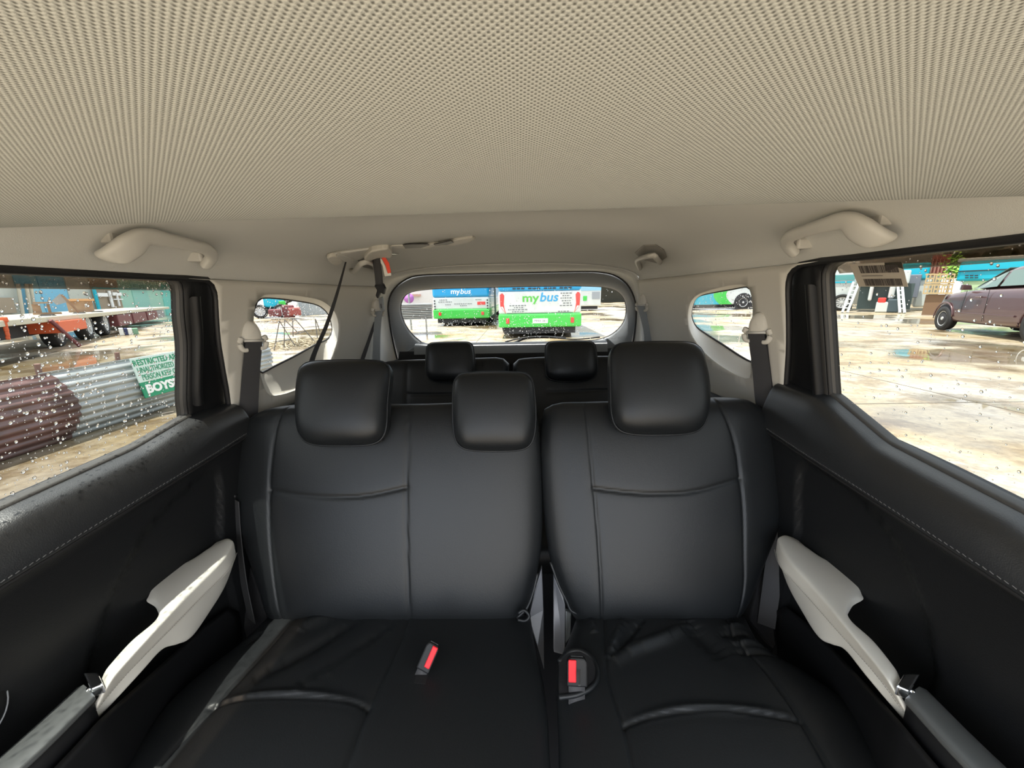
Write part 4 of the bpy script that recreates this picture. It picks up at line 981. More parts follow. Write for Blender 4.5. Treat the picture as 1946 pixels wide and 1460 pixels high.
def bus(loc, rotz, label, L=10.5, zb=1.42, style=1, group=None):
    """rear face at local y=0, facing -y"""
    M = Matrix.Translation(Vector(loc)) @ Matrix.Rotation(rotz, 4, 'Z'); r = empty('bus', loc, label, 'bus', group)
    T = lambda x, y, z: M @ Vector((x, y, z))
    H = 3.15; hw = 1.25
    MB().box((-hw, .0, .74), (hw, L, zb)).obj('body', P_white, r, bev=.06, M=M)
    MB().box((-hw - .004, -.004, zb - .01), (hw + .004, L, H)).obj('upper_body', P_blue if style == 1 else P_blue, r, bev=.09, M=M)
    MB().box((-hw - .01, -.05, .34), (hw + .01, L, .75)).obj('bumper', P_green, r, bev=.05, M=M)
    MB().box((-hw + .15, .1, .14), (hw - .15, L - .2, .40)).obj('underbody', under, r, M=M)
    for y in (2.3, L - 2.2):
        for s in (-1, 1): wheel(r, T(s * (hw - .16), y, .48), M.to_3x3() @ Vector((s, 0, 0)), .48, .3)
    for k in range(6):
        for s in (-1, 1):
            y0 = .9 + k * (L - 1.8) / 6; MB().box((s * hw - .012, y0 + .06, 1.75), (s * hw + .012, y0 + (L - 1.8) / 6 - .06, 2.7)).obj('side_window', darkglass, r, bev=.01, M=M)
    MB().box((-1.0, -.02, 2.0), (1.0, .02, 2.85)).obj('rear_window', darkglass, r, bev=.03, M=M)
    ex = M.to_3x3() @ Vector((1, 0, 0)); ez = Vector((0, 0, 1))
    if style == 1:
        for s in (-1, 1):       # sickle shaped tail lights
            o_ = [(1.18, 1.36), (1.21, 1.30), (1.20, .98), (1.10, .84), (1.03, .76), (1.07, .90), (1.09, 1.05), (1.07, 1.30), (1.12, 1.37)]
            MB().prism([T(s * a, -.012, z) for a, z in o_], M.to_3x3() @ Vector((0, .03, 0))).obj('tail_light', P_lred, r, bev=.01)
            MB().prism([T(s * a, -.016, z) for a, z in ((1.185, .97), (1.10, .86), (1.06, .80), (1.10, .93), (1.12, .97))], M.to_3x3() @ Vector((0, .02, 0))).obj('reflector', P_white, r)
            MB().box((s * .98 - .05, -.07, .46), (s * .98 + .05, -.04, .62)).obj('bumper_lamp', P_lred, r, bev=.01, M=M)
        for k in range(12):
            for j in range(2): 
                x = -.82 + (k // 3) * .47 + (k % 3) * .13; MB().box((x, -.018, 1.47 + j * .075), (x + .10, 0, 1.51 + j * .075)).obj('vent_slot', under, r, M=M)
        text_on('lettering', 'my', T(-.52, -.006, 1.02), ex, ez, .50, .25, txt_g, r, bold=.02, label='green letters my')
        text_on('lettering', 'bus', T(.0, -.006, 1.10), ex, ez, .56, .27, txt_b, r, bold=.015, shear=.2, label='blue letters bus')
        text_on('lettering', 'MHX 361', T(-.17, -.068, .50), ex, ez, .36, .07, txt_k, r)
        MB().box((-.22, -.062, .46), (.24, -.045, .60)).obj('number_plate', txt_w, r, bev=.005, M=M)
        sp = [(-.9, 1.00, 'DTI REGULATION'), (-.80, .93, 'FLEET OPERATOR'), (-.95, .86, 'AT YOUR SERVICE'), (-.85, .79, 'CONTACT US')]
        mb = MB(); 
        for x0, z0, w_ in ((-.92, .98, .50), (-.78, .92, .30), (-.96, .86, .58), (-.84, .80, .38), (.62, 1.32, .36), (.68, 1.25, .22), (.62, 1.18, .36), (.66, 1.10, .26), (.70, 1.03, .24), (.60, .96, .38), (.55, .79, .36)):
            x = x0
            while x < x0 + w_: wd_ = random.uniform(.03, .09); mb.box((x, -.004, z0), (min(x + wd_, x0 + w_), .001, z0 + .03)); x += wd_ + .025
        mb.obj('small_print', txt_k, r, M=M, kind='stuff')
        MB().box((-1.0, -.004, .755), (1.0, .002, .765)).obj('panel_gap', under, r, M=M)
    else:
        text_on('lettering', 'my', T(-.42, -.016, 1.50 - .16), ex, ez, .40, .22, txt_w, r, bold=.02)
        text_on('lettering', 'bus', T(.0, -.016, 1.56 - .16), ex, ez, .46, .22, txt_w, r, bold=.01, shear=.2)
        MB().box((.72, -.012, .92), (1.08, .01, 1.06)).obj('red_panel', P_lred, r, bev=.01, M=M)
        for s in (-1, 1):
            for z in (1.12, 1.0, .88, .76): MB().add(tube_v([T(s * 1.17, -.02, z), T(s * 1.17, .01, z)], .035, 10)).obj('round_lamp', under, r)
            MB().box((s * .95 - .06, -.07, .48), (s * .95 + .06, -.04, .62)).obj('bumper_lamp', P_lred, r, bev=.01, M=M)
        mb = MB()
        for x0, z0, w_ in ((-.95, 1.14, .35), (-1.0, 1.05, .6), (-.7, .93, .25), (-.3, .96, .8), (-.05, .88, .3), (.65, 1.13, .25)):
            x = x0
            while x < x0 + w_: wd_ = random.uniform(.03, .09); mb.box((x, -.004, z0), (min(x + wd_, x0 + w_), .001, z0 + .035)); x += wd_ + .025
        mb.obj('small_print', txt_k, r, M=M, kind='stuff')
    return r
q = aty(1026, 610, 11.5); bus((q.x, 11.5, 0), 0, 'white bus with blue and green mybus lettering on its back, behind the rear window')
q = aty(877, 595, 16.8); bus((q.x, 16.8, 0), 0, 'farther bus with a blue top band and white lettering, left of the large bus back', style=2, zb=1.27)
q = aty(1122, 570, 27); 
def sidebus(name, p, e, L, label, wheels=(), swoosh=None, win=True, zt=3.1, main=P_white, low=.36, wz=(1.65, 2.55), lowm=None, roof=None):
    """bus seen from its side; p = left end on the ground, e = direction of its length (to the right as seen), body goes away from the camera"""
    e = Vector((e[0], e[1], 0)).normalized(); n = Vector((-e.y, e.x, 0))           # away from the camera
    M = Matrix(((e.x, n.x, 0, p[0]), (e.y, n.y, 0, p[1]), (0, 0, 1, 0), (0, 0, 0, 1))); r = empty(name, (p[0], p[1], 0), label, 'bus')
    MB().box((0, 0, low), (L, 2.5, zt)).obj('body', main, r, bev=.10, M=M)
    MB().box((.2, .2, .12), (L - .2, 2.3, low + .05)).obj('underbody', under, r, M=M)
    if win:
        k = max(1, int(L / 1.5)); wnm = mat('teal bus glass', (.08, .26, .28), .15) 
        for i in range(k): MB().box((.4 + i * (L - .8) / k + .05, -.02, wz[0]), (.4 + (i + 1) * (L - .8) / k - .05, .01, wz[1])).obj('side_window', wnm, r, bev=.01, M=M)
        MB().box((.1, -.012, wz[0] - .12), (L - .1, .0, wz[0] - .04)).obj('trim_line', P_teal, r, M=M)
    for x in wheels:
        wheel(r, M @ Vector((x, .12, .50)), -n, .50, .3)
        vs, fs = tube_v([M @ Vector((x, -.012, .50)), M @ Vector((x, .05, .50))], .66, 28); MB().add((vs, fs)).obj('wheel_arch', under, r)
    if swoosh:
        for i, (m_, ang, off, rr) in enumerate(swoosh):
            pts = [(off + math.cos(a) * rr, 1.05 + math.sin(a) * rr) for a in [math.pi * .5 + math.pi * k / 20 for k in range(21)]]
            pts = [(x, max(low, min(zt - .2, z))) for x, z in pts] + [(ang, low), (ang, zt - .2)]
            MB().prism([M @ Vector((x, -.006 - .003 * i, z)) for x, z in pts], -n * -.004).obj('livery_panel', m_, r)
    return r, M
# bus side in the right quarter window (blue, green and white sweep beside a wheel)
a_ = aty(1308, 580, 28); b_ = aty(1413, 568, 28)
wx = b_.x - a_.x
rb, Mb = sidebus('bus', (a_.x - 1.0, 28), (1, 0), 11.5, 'long bus side with blue and green sweep by its wheel, behind the right quarter window', wheels=(wx + 1.0, wx + 6.5), main=P_white)
lx = lambda u: aty(u, 568, 28).x - a_.x + 1.0
pts = lambda x0, x1, bend: [Mb @ Vector((x, -.02, z)) for x, z in [(x0, .38), (x0, 1.75), (x1 + 0, 1.75)] + [(x1 - bend * math.sin(math.pi * k / 10), 1.75 - (1.75 - .38) * k / 10) for k in range(1, 10)] + [(x1, .38)]]
MB().prism(pts(.05, lx(1368), .5), (0, .03, 0)).obj('livery_panel', P_teal, rb, label='bright blue livery panel')
sw = [(lx(1368) - .5 * math.sin(math.pi * k / 10), .38 + (1.75 - .38) * k / 10) for k in range(11)] + [(lx(1392) - .5 * math.sin(math.pi * k / 10), 1.75 - (1.75 - .38) * k / 10) for k in range(11)]
MB().prism([Mb @ Vector((x, -.02, z)) for x, z in sw], (0, .03, 0)).obj('livery_panel', P_green, rb, label='green livery sweep')
# third bus sliver right of the main bus
q0 = aty(1103, 578, 30); r3_, M3 = sidebus('bus', (q0.x - 3, 30), (1, 0), 4.6, 'pale blue and white bus end to the right of the large bus back', main=P_white, win=False, wheels=(.8, 2.1))
MB().box((3.0, -.03, 1.55), (4.58, 0, 3.0)).obj('upper_panel', mat('pale blue', (.25, .50, .68), .4), r3_, M=M3)
MB().box((3.2, -.04, .78), (3.5, 0, 1.15)).obj('green_mark', P_green, r3_, bev=.05, M=M3)
MB().box((3.9, -.035, .9), (4.5, 0, 1.45)).obj('grille', mat('grille grey', (.3, .33, .36), .5), r3_, M=M3)
# ---- camera-distance boxes: facing the yard, their own depth
def rbox(mb, u0, v0, u1, v1, dist, depth, z0=None):
    uc, vc = (u0 + u1) / 2, (v0 + v1) / 2; d = ray(uc, vc); h = Vector((d.x, d.y, 0)).normalized(); s = Vector((h.y, -h.x, 0)); p0 = CAM + h * dist
    f = lambda u, v: atp(u, v, p0, h)
    sl = (f(u0, vc) - p0).dot(s); sr = (f(u1, vc) - p0).dot(s); zt = f(uc, v0).z; zb = f(uc, v1).z if z0 is None else z0
    c = Vector((p0.x, p0.y, 0)); P = [c + s * sl + Vector((0, 0, zb)), c + s * sr + Vector((0, 0, zb)), c + s * sr + Vector((0, 0, zt)), c + s * sl + Vector((0, 0, zt))]
    mb.prism(P, h * depth); return P, h, s
def rb_obj(name, m, par, *a, bev=0, **kw):
    mb = MB(); rbox(mb, *a, **kw); return mb.obj(name, m, par, bev=bev)
def gpt(u, v): return atz(u, v, 0)
def bgthing(name, label, cat, u, v, dist, group=None):
    d = ray(u, v); h = Vector((d.x, d.y, 0)).normalized(); p = CAM + h * dist; return empty(name, (p.x, p.y, 0), label, cat, group)
# perimeter: pale sheds and dark trees behind everything
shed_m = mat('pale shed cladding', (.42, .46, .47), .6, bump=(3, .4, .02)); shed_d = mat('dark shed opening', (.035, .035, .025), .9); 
leaf = mat('dark foliage', (.045, .06, .03), .9, var=(1.5, (.10, .09, .06)))
def hull_crown(name, c, R_, m, par, seed=0, n=3):
    bm = bmesh.new(); bmesh.ops.create_icosphere(bm, subdivisions=4, radius=1)
    for v_ in bm.verts:
        k = 1 + .35 * noise.noise(v_.co * 2.3 + Vector((seed, 0, 0))) + .22 * noise.noise(v_.co * 7 + Vector((seed, 2, 0))); v_.co = Vector((v_.co.x * R_[0] * k, v_.co.y * R_[1] * k, v_.co.z * R_[2] * k)) + Vector(c)
    vs = [v_.co.copy() for v_ in bm.verts]; fs = [tuple(q.index for q in f.verts) for f in bm.faces]; bm.free(); return mobj(name, vs, fs, m, par, smooth=False)
# ---- left side: corrugated barrier with the sign
rust = mat('rust red corrugated sheet', (.15, .075, .07), .35, coat=.3, var=(6, (.10, .055, .05)))
galv = mat('galvanised corrugated sheet', (.36, .38, .38), .38, metal=.25, var=(4, (.28, .30, .30)))
def corr(name, y0, y1, h, m, par, off=0, edge=0.06):
    n_ = 150; rows = []
    for i in range(11):
        row = []
        for j in range(n_ + 1):
            s_ = j / n_; z = h * s_; bul = math.sin(math.pi * s_) 
            y = lerp(y0, y1, i / 10); 
            if i == 10: y += edge * bul
            if i == 0: y -= 0
            row.append(Vector((-4.42 + off + .13 * bul + .011 * math.sin(2 * math.pi * z / .074), y, z)))
        rows.append(row)
    vs, fs = grid(rows); return mobj(name, vs, fs, m, par, mods=[('SOLIDIFY', dict(thickness=.004))])
bar = empty('corrugated_barrier', (-4.42, 3, 0), 'low barrier of rust red and galvanised corrugated sheets beside the car, left window', 'barrier')
corr('corrugated_sheet', .9, 3.37, .67, rust, bar, .02)['label'] = 'rust red corrugated sheet'
corr('corrugated_sheet', 3.30, 6.4, .68, galv, bar, 0, 0)['label'] = 'grey galvanised corrugated sheet'
for (u0, v0, u1, v1) in ((70, 692, 92, 714), (222, 670, 234, 690)):
    MB().bar(atx(u0, v0, -4.46), atx(u1, v1 + 60, -4.50), .022, 8).obj('timber_post', mat('weathered post', (.20, .12, .10), .8) if 'weathered post' not in MATS else MATS['weathered post'], bar)
sg = empty('warning_sign', tuple(atx(277, 757, -4.2)), 'white and green warning sign fixed to the grey corrugated barrier', 'sign')
TL, BL = atx(247, 682, -4.30), atx(277, 757, -4.24); ey = TL - BL; SH = ey.length; ex = Vector((0, 1, 0)); SWD = 1.05
pt = lambda a, b_: BL + ex * (a * SWD) + ey * b_
s_g = mat('sign green', (.02, .27, .14), .5); s_w = mat('sign white', (.60, .74, .70), .5)
nx = Vector((-.012, 0, 0))
MB().prism([pt(0, .39), pt(1, .39), pt(1, 1), pt(0, 1)], nx).obj('white_field', s_w, sg)
MB().prism([pt(0, 0), pt(1, 0), pt(1, .388), pt(0, .388)], nx).obj('green_field', s_g, sg)
of = Vector((.002, 0, 0))
def ulen(u, v, b_):          # where photo column u falls along the sign at height b_
    q_ = atx(u, v, (BL + ey * b_).x); return q_.y - (BL + ey * b_).y
for body, b_, h__, v0_, ua, ub, frac, bd in (('RESTRICTED AREA', .80, .15, 686, 253, 323, .665, .015), ('UNAUTHORIZED', .615, .14, 700, 262, 336, 1.0, 0), ('PERSON KEEP OUT', .43, .14, 712, 271, 332, .73, 0), ('BOYSEN', .09, .23, 738, 280, 334, .645, .05)):
    l0, l1 = ulen(ua, v0_ + 4, b_), ulen(ub, v0_ - 6, b_)
    text_on('lettering', body, BL + ey * b_ + ex * l0 + of, ex, ey, (l1 - l0) * .92 / frac, SH * h__, txt_w if body == 'BOYSEN' else s_g, sg, bold=bd)
# ---- left side: flatbed trailer
TA = Vector((-13.8, 11.0, 0)); TE = Vector((-.586, .810, 0)).normalized(); TNn = Vector((.81, .586, 0)).normalized()
MT = Matrix(((TE.x, -TNn.x, 0, TA.x), (TE.y, -TNn.y, 0, TA.y), (0, 0, 1, 0), (0, 0, 0, 1)))   # local x along, y away from the camera
def along(u, v, y=0):         # local x of the photo column on the trailer's near side
    p = atp(u, v, TA - TNn * y, TNn); q = MT.inverted() @ p; return q
tr = empty('flatbed_trailer', tuple(TA), 'long low flatbed truck trailer with cream deck edge and black wheels, left window', 'trailer')
cream = mat('cream deck edge', (.55, .51, .40), .6); frame_m = mat('maroon frame', (.16, .045, .05), .5); orange = mat('orange red paint', (.66, .12, .04), .5)
MB().box((-5, 0, .80), (21, 2.4, .95)).obj('deck', cream, tr, bev=.02, M=MT)
MB().box((-5, .5, .42), (20, .8, .80)).obj('chassis_beam', under, tr, M=MT); MB().box((-5, 1.6, .42), (20, 1.9, .80)).obj('chassis_beam', under, tr, M=MT)
for u, v in ((212, 618), (180, 618), (128, 632)):
    x = along(u, v).x
    for y in (.30,): wheel(tr, MT @ Vector((x, y + .0, .50)), TNn, .50, .32, 8)
x0, x1 = along(101, 620).x, along(156, 620).x
MB().box((x0, -.12, .46), (x1, .6, .80)).obj('toolbox', orange, tr, bev=.02, M=MT)
p0 = along(93, 618); p1 = along(118, 655)
MB().bar(MT @ Vector((p0.x, -.05, .85)), MT @ Vector((p1.x, -.35, .03)), .05, 8).obj('support_leg', frame_m, tr)
for k, (u0, u1) in enumerate(((222, 250), (252, 278), (280, 300))):
    xa, xb = along(u0, 600).x, along(u1, 600).x; MB().box((xa, -.02, .28), (xb - .12, .5, .78)).obj('side_locker', frame_m, tr, bev=.03, M=MT)
x0 = along(300, 600).x; MB().box((x0, .0, .3), (x0 + 2.5, .5, .78)).obj('rear_locker', mat('locker grey', (.25, .26, .27), .5), tr, bev=.03, M=MT)
# load on the deck
wood = mat('brown timber', (.26, .15, .09), .7, var=(3, (.33, .22, .14))); galvs = mat('grey mesh panel', (.30, .30, .29), .6)
ld = bgthing('timber_crate', 'brown timber crate lying on the trailer deck under the blue sheets', 'crate', 90, 590, 18.5)
for (u0, v0, u1, v1, dd) in ((62, 574, 100, 577, 18.5), (62, 578, 78, 596, 18.6), (90, 578, 96, 594, 18.6), (62, 594, 118, 598, 18.5)): rb_obj('timber', wood, ld, u0, v0, u1, v1, dd, .25)
ld = bgthing('rusty_container', 'rust brown open container standing behind the trailer deck', 'container', 155, 585, 22)
rb_obj('side', wood, ld, 128, 572, 178, 596, 24, 1.5); rb_obj('rim', mat('rim orange', (.55, .30, .14), .6), ld, 127, 568, 179, 572, 23.9, 1.6)
ld = bgthing('tilted_panel', 'grey mesh panel standing on its corner among the crates on the trailer', 'panel', 115, 570, 18.2)
h_ = ray(115, 572); h_ = Vector((h_.x, h_.y, 0)).normalized(); pc = CAM + h_ * 18.2
MB().prism([atp(u, v, pc, h_) for u, v in ((98, 572), (114, 558), (129, 574), (108, 580))], h_ * .06).obj('mesh_sheet', galvs, ld)
MB().bar(atp(117, 560, pc, h_), atp(150, 594, pc, h_), .03, 6).obj('pole', wood, ld)
# far left red stand and kerb blocks
st_ = bgthing('red_stand', 'orange red ribbed jack stand at the left edge of the left window', 'stand', 8, 625, 15)
for (u0, v0, u1, v1) in ((-6, 603, 16, 613), (2, 612, 15, 622), (6, 621, 17, 631), (9, 630, 19, 640), (10, 639, 20, 646)): rb_obj('segment', orange, st_, u0, v0, u1, v1, 15, .4, bev=.02)
blk = [(-12, 0, 0)]
for i, (u0, u1, m_, lb) in enumerate(((226, 235, txt_w, 'white painted kerb block beside the trailer wheel'), (236, 243, mat('dark blue paint', (.03, .04, .12), .6), 'dark blue kerb block between the white ones'), (243, 252, txt_w, 'white kerb block next to the green one'), (252, 263, mat('faded green paint', (.18, .34, .24), .6), 'faded green kerb block at the end of the row'))):
    p = gpt(244, 637); d_ = math.hypot(p.x - CAM.x, p.y) ; o = rb_obj('kerb_block', m_, None, u0, 624, u1, 637, d_, .4, bev=.02, z0=0); tag(o, lb, 'block', 'painted kerb blocks by the trailer')
# ---- sheet metal wall behind the trailer, panel by panel
wl = empty('sheet_metal_wall', (-24, 24, 0), 'tall wall of blue, teal and green metal sheets behind the trailer', 'wall')
wl['kind'] = 'structure'
A0, B0 = Vector((-27, 8, 0)), Vector((-37, 46, 0)); WD = (B0 - A0).normalized(); WN = Vector((WD.y, -WD.x, 0))
def wallpt(u, v): return atp(u, v, A0, WN)
blues = [mat('blue sheet a', (.18, .46, .66), .55), mat('blue sheet b', (.25, .52, .66), .55)]; greens = [mat('green sheet a', (.28, .55, .49), .55), mat('green sheet b', (.35, .60, .50), .55), mat('green sheet c', (.18, .58, .52), .55)]
greyp = mat('grey green sheet', (.48, .51, .47), .6); tan = mat('tan sheet', (.34, .28, .21), .7)
def wpanel(u0, u1, m_, off, zt=3.2, zb=0, nm='panel', vz=None):
    a, b_ = wallpt(u0, 580), wallpt(u1, 580); a.z = b_.z = 0; o_ = WN * off
    if vz: zt = wallpt((u0 + u1) / 2, vz[0]).z; zb = wallpt((u0 + u1) / 2, vz[1]).z
    MB().prism([a + o_ + Vector((0, 0, zb)), b_ + o_ + Vector((0, 0, zb)), b_ + o_ + Vector((0, 0, zt)), a + o_ + Vector((0, 0, zt))], -WN * .08).obj(nm, m_, wl)
us = [(-160, -110, greyp), (-110, -60, blues[1]), (-60, -20, greyp), (-20, 12, greyp), (12, 40, greyp), (40, 70, blues[0]), (70, 84, blues[1]), (84, 110, blues[0]), (110, 135, blues[0]), (135, 156, greyp), (156, 180, greyp), (180, 232, tan), (232, 256, greens[1]), (256, 285, greens[0]), (285, 312, greens[1]), (312, 345, greens[2]), (345, 400, greens[0]), (400, 470, blues[1])]
for i, (a, b_, m_) in enumerate(us): wpanel(a, b_, m_, .05 * (i % 2), nm='panel')
wpanel(-160, 470, mat('dark gable', (.13, .105, .09), .8), -.1, zt=7.5, zb=2.9, nm='gable')
wpanel(-20, 20, tan, .2, vz=(566, 596), nm='patch_panel')
for u in (22, 38, 46): MB().bar(wallpt(u, 540) + WN * .3, wallpt(u + 10, 600) + WN * .3, .09, 8).obj('pipe', mat('pipe cream', (.50, .47, .38), .6) if 'pipe cream' not in MATS else MATS['pipe cream'], wl)
for (u0, u1, v0, v1) in ((176, 181, 550, 596), (176, 345, 549, 551.5)): wpanel(u0, u1, P_teal, .3, vz=(v0, v1), nm='frame_bar')
for (u0, u1, v0, v1) in ((184, 203, 557, 564), (206, 210, 553, 584), (213, 230, 556, 562), (213, 230, 568, 570), (220, 222, 556, 582)): wpanel(u0, u1, txt_w, .25, vz=(v0, v1), nm='shelf_bar')
# far background sheds behind the left quarter window and rear window
bl_ = bgthing('blue_truck_cab', 'blue and green truck cab seen small through the left quarter window', 'truck', 515, 590, 33)
rb_obj('cab', P_teal, bl_, 500, 560, 540, 584, 33, 3, bev=.1); rb_obj('chassis', under, bl_, 484, 584, 545, 596, 33.2, 2.5, bev=.05); rb_obj('green_side', P_green, bl_, 530, 572, 543, 584, 32.9, 2, bev=.05)
ht_ = ray(515, 596); hv = Vector((ht_.x, ht_.y, 0)).normalized()
for u in (495, 535): 
    c_ = CAM + (lambda d: d * (33 / math.hypot(d.x, d.y)))(ray(u, 596)); wheel(bl_, Vector((c_.x, c_.y, .5)), -hv, .5, .3)
mt = bgthing('red_machinery', 'rusty red machinery heap behind the left quarter window', 'machinery', 550, 592, 30)
for (u0, v0, u1, v1, dd, m_) in ((510, 588, 535, 602, 30, frame_m), (536, 580, 560, 604, 30.2, frame_m), (548, 585, 572, 600, 29.5, mat('old red', (.30, .07, .06), .7))): rb_obj('machine_block', m_, mt, u0, v0, u1, v1, dd, 1.2, bev=.08)
gs = bgthing('grey_trailer', 'long grey covered trailer at the far side of the yard, left quarter window', 'trailer', 600, 590, 36)
rb_obj('body', mat('trailer grey', (.33, .36, .38), .6), gs, 568, 572, 660, 600, 36, 3, bev=.1); rb_obj('underbody', under, gs, 566, 600, 655, 606, 36.2, 2.5)
# debris heap with thin rods
dp = gpt(575, 658); db = empty('debris_heap', (dp.x, dp.y, 0), 'heap of broken branches and rubble on the yard, left quarter window', 'debris')
bm = bmesh.new(); random.seed(5); mbd = MB()
for k in range(150):
    a = random.uniform(0, 6.28); rr = random.random() ** .6; x = dp.x + math.cos(a) * rr * 1.1; y = dp.y + math.sin(a) * rr * .7; z = (1 - rr) * .14
    L_ = random.uniform(.05, .35); an = random.uniform(0, 3.14); mbd.bar((x - math.cos(an) * L_, y - math.sin(an) * L_, z + .02), (x + math.cos(an) * L_, y + math.sin(an) * L_, z + random.uniform(0, .12)), random.uniform(.006, .02), 5)
mbd.obj('rubble', mat('dry rubble', (.33, .28, .19), .9), db, kind='stuff')
rd = gpt(535, 665)
rods = empty('rod_frames', (rd.x, rd.y, 0), 'thin metal rod trestles standing on the yard behind the debris heap', 'trestle')
rod_m = mat('rod steel', (.10, .09, .08), .5)
hp = ray(560, 640); hp = Vector((hp.x, hp.y, 0)).normalized(); c0 = Vector((rd.x, rd.y, 0))
for (u0, v0, u1, v1) in ((531, 610, 521, 666), (531, 610, 562, 660), (541, 608, 540, 660), (541, 608, 568, 634), (556, 606, 557, 640), (560, 606, 597, 648), (599, 606, 603, 642), (600, 608, 608, 630), (524, 649, 552, 646), (560, 636, 580, 630)):
    MB().bar(atp(u0, v0, c0, hp), atp(u1, v1, c0, hp), .014, 6).obj('rod', rod_m, rods)
# rear window left: stacked sheets, pole with round sign
pu = bgthing('purlin_stack', 'stack of long grey metal purlins left of the buses, rear window', 'stack', 790, 600, 13.5)
for k in range(9):
    v0 = 578 + k * 3.4 + (0); P_, h__, s__ = rbox(MB(), 755, v0, 822, v0 + 2.0, 13.5, 1.0); rb_obj('purlin', galvs if k % 2 else galv, pu, 755 + k, v0 - 0, 822, v0 + 2.2, 13.5 + .02 * k, 1.0)
rb_obj('purlin_rest', galvs, pu, 766, 606, 769, 617, 13.6, .8, z0=0); rb_obj('purlin_rest', galvs, pu, 808, 604, 811, 611, 13.6, .8, z0=0)
ps = bgthing('round_sign', 'pole with a small purple round sign, left end of the rear window', 'sign', 777, 590, 16)
d_ = ray(777, 567); h_ = Vector((d_.x, d_.y, 0)).normalized(); c_ = CAM + h_ * 16; cc_ = atp(777, 567, c_, h_)
vs, fs = tube_v([cc_, cc_ + h_ * .06], .20, 24); mobj('sign_disc', vs, fs, mat('purple sign', (.45, .16, .50), .5), ps)
MB().bar(Vector((cc_.x, cc_.y, 0)), Vector((cc_.x, cc_.y, cc_.z + .3)), .04, 8).obj('pole', galv, ps)
for u, y in ((941, 19), (933, 22)):
    q = aty(u, 575, y); o = MB().bar((q.x, y, 0), (q.x, y, 5.5), .05, 8).obj('steel_pole', galvs); tag(o, 'thin grey steel pole between the two buses' if y == 19 else 'fainter grey pole just left of the other pole between the buses', 'pole')
db_ = bgthing('dark_warehouse', 'dark open warehouse at the right end of the rear window', 'building', 1170, 570, 60)
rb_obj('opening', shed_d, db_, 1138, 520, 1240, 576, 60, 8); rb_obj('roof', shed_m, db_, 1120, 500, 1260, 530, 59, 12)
wb_ = bgthing('white_shed', 'white shed roofs beyond the yard at the left end of the rear window', 'building', 800, 570, 48)
rb_obj('wall', mat('white cladding', (.62, .62, .62), .6), wb_, 690, 535, 835, 580, 48, 8, z0=0); rb_obj('roof', mat('rusty roof', (.45, .28, .24), .7), wb_, 700, 560, 800, 564, 47.5, 1)
ww = bgthing('pale_wall', 'pale perimeter wall far behind the buses', 'wall', 930, 570, 66); ww['kind'] = 'structure'
rb_obj('wall', shed_m, ww, 560, 520, 1330, 577, 80, 1)
# ---- right side beyond the SUV: everything between 26 and 34 m
def side_wall_bg(u0, u1, dist, name, m_, label, cat='building', v0=500, z0=0): 
    r_ = bgthing(name, label, cat, (u0 + u1) / 2, 560, dist); rb_obj('front', m_, r_, u0, v0, u1, 590, dist, 4, z0=z0); return r_
tb = bgthing('parked_bus', 'white bus with teal windows behind the ladders, right window', 'bus', 1600, 560, 31)
rb_obj('body', P_white, tb, 1500, 500, 1628, 580, 31, 3, bev=.1, z0=.4); rb_obj('window_band', mat('teal glass band', (.10, .33, .33), .2), tb, 1505, 524, 1624, 534, 30.95, .1); rb_obj('trim_line', P_teal, tb, 1505, 536, 1624, 539, 30.95, .1); rb_obj('underbody', under, tb, 1505, 574, 1620, 584, 31.2, 2.5, z0=.1)
for u in (1600, 1540):
    d_ = ray(u, 572); h_ = Vector((d_.x, d_.y, 0)).normalized(); c_ = CAM + h_ * 31; c_.z = .5; wheel(tb, c_, -h_, .5, .3)
def ladder(u0, u1, ub0, ub1, vt, vb, dist, label):
    r_ = bgthing('ladder', label, 'ladder', (ub0 + ub1) / 2, vb, dist, 'white ladders leaning on the buses'); d_ = ray((u0 + u1) / 2, vb); h_ = Vector((d_.x, d_.y, 0)).normalized(); c_ = CAM + h_ * dist
    T_ = [atp(u, vt, c_ + h_ * .9, h_) for u in (u0, u1)]; B_ = [atp(u, vb, c_, h_) for u in (ub0, ub1)]
    for q_ in B_: q_.z = .03
    for k in (0, 1): MB().bar(B_[k], T_[k], .06, 6).obj('rail', P_white, r_)
    for k in range(1, 7): MB().bar(B_[0].lerp(T_[0], k / 7), B_[1].lerp(T_[1], k / 7), .035, 6).obj('rung', P_white, r_)
ladder(1622, 1633, 1603, 1613, 536, 580, 28, 'white ladder leaning to the right, left of the dark wheel arch')
ladder(1706, 1714, 1714, 1723, 536, 578, 28.3, 'white ladder leaning to the left, below the sticker corner')
op = bgthing('open_bus', 'half stripped bus with dark open bays and curved white pillars, behind the ladders', 'bus', 1680, 565, 29.5)
rb_obj('dark_bay', mat('dark bay', (.06, .09, .09), .6), op, 1632, 540, 1735, 580, 30, .8, z0=.15)
for (u0, u1, vb) in ((1652, 1660, 572), (1690, 1702, 568)): rb_obj('white_pillar', P_white, op, u0, 532, u1, vb, 29.6, .4, bev=.08)
rb_obj('roof_panel', P_white, op, 1630, 515, 1730, 541, 29.6, 3, bev=.08)
for (u0, v0, u1, v1, m_) in ((1668, 566, 1684, 577, P_lred), (1686, 569, 1710, 580, mat('dark crate', (.06, .09, .11), .6)), (1665, 574, 1690, 581, P_white)): rb_obj('engine_part', m_, op, u0, v0, u1, v1, 29.0, .6, bev=.05, z0=.02 if v1 > 579 else None)
cb = bgthing('cyan_bus', 'bright cyan bus front beside the barcode sticker', 'bus', 1745, 530, 31)
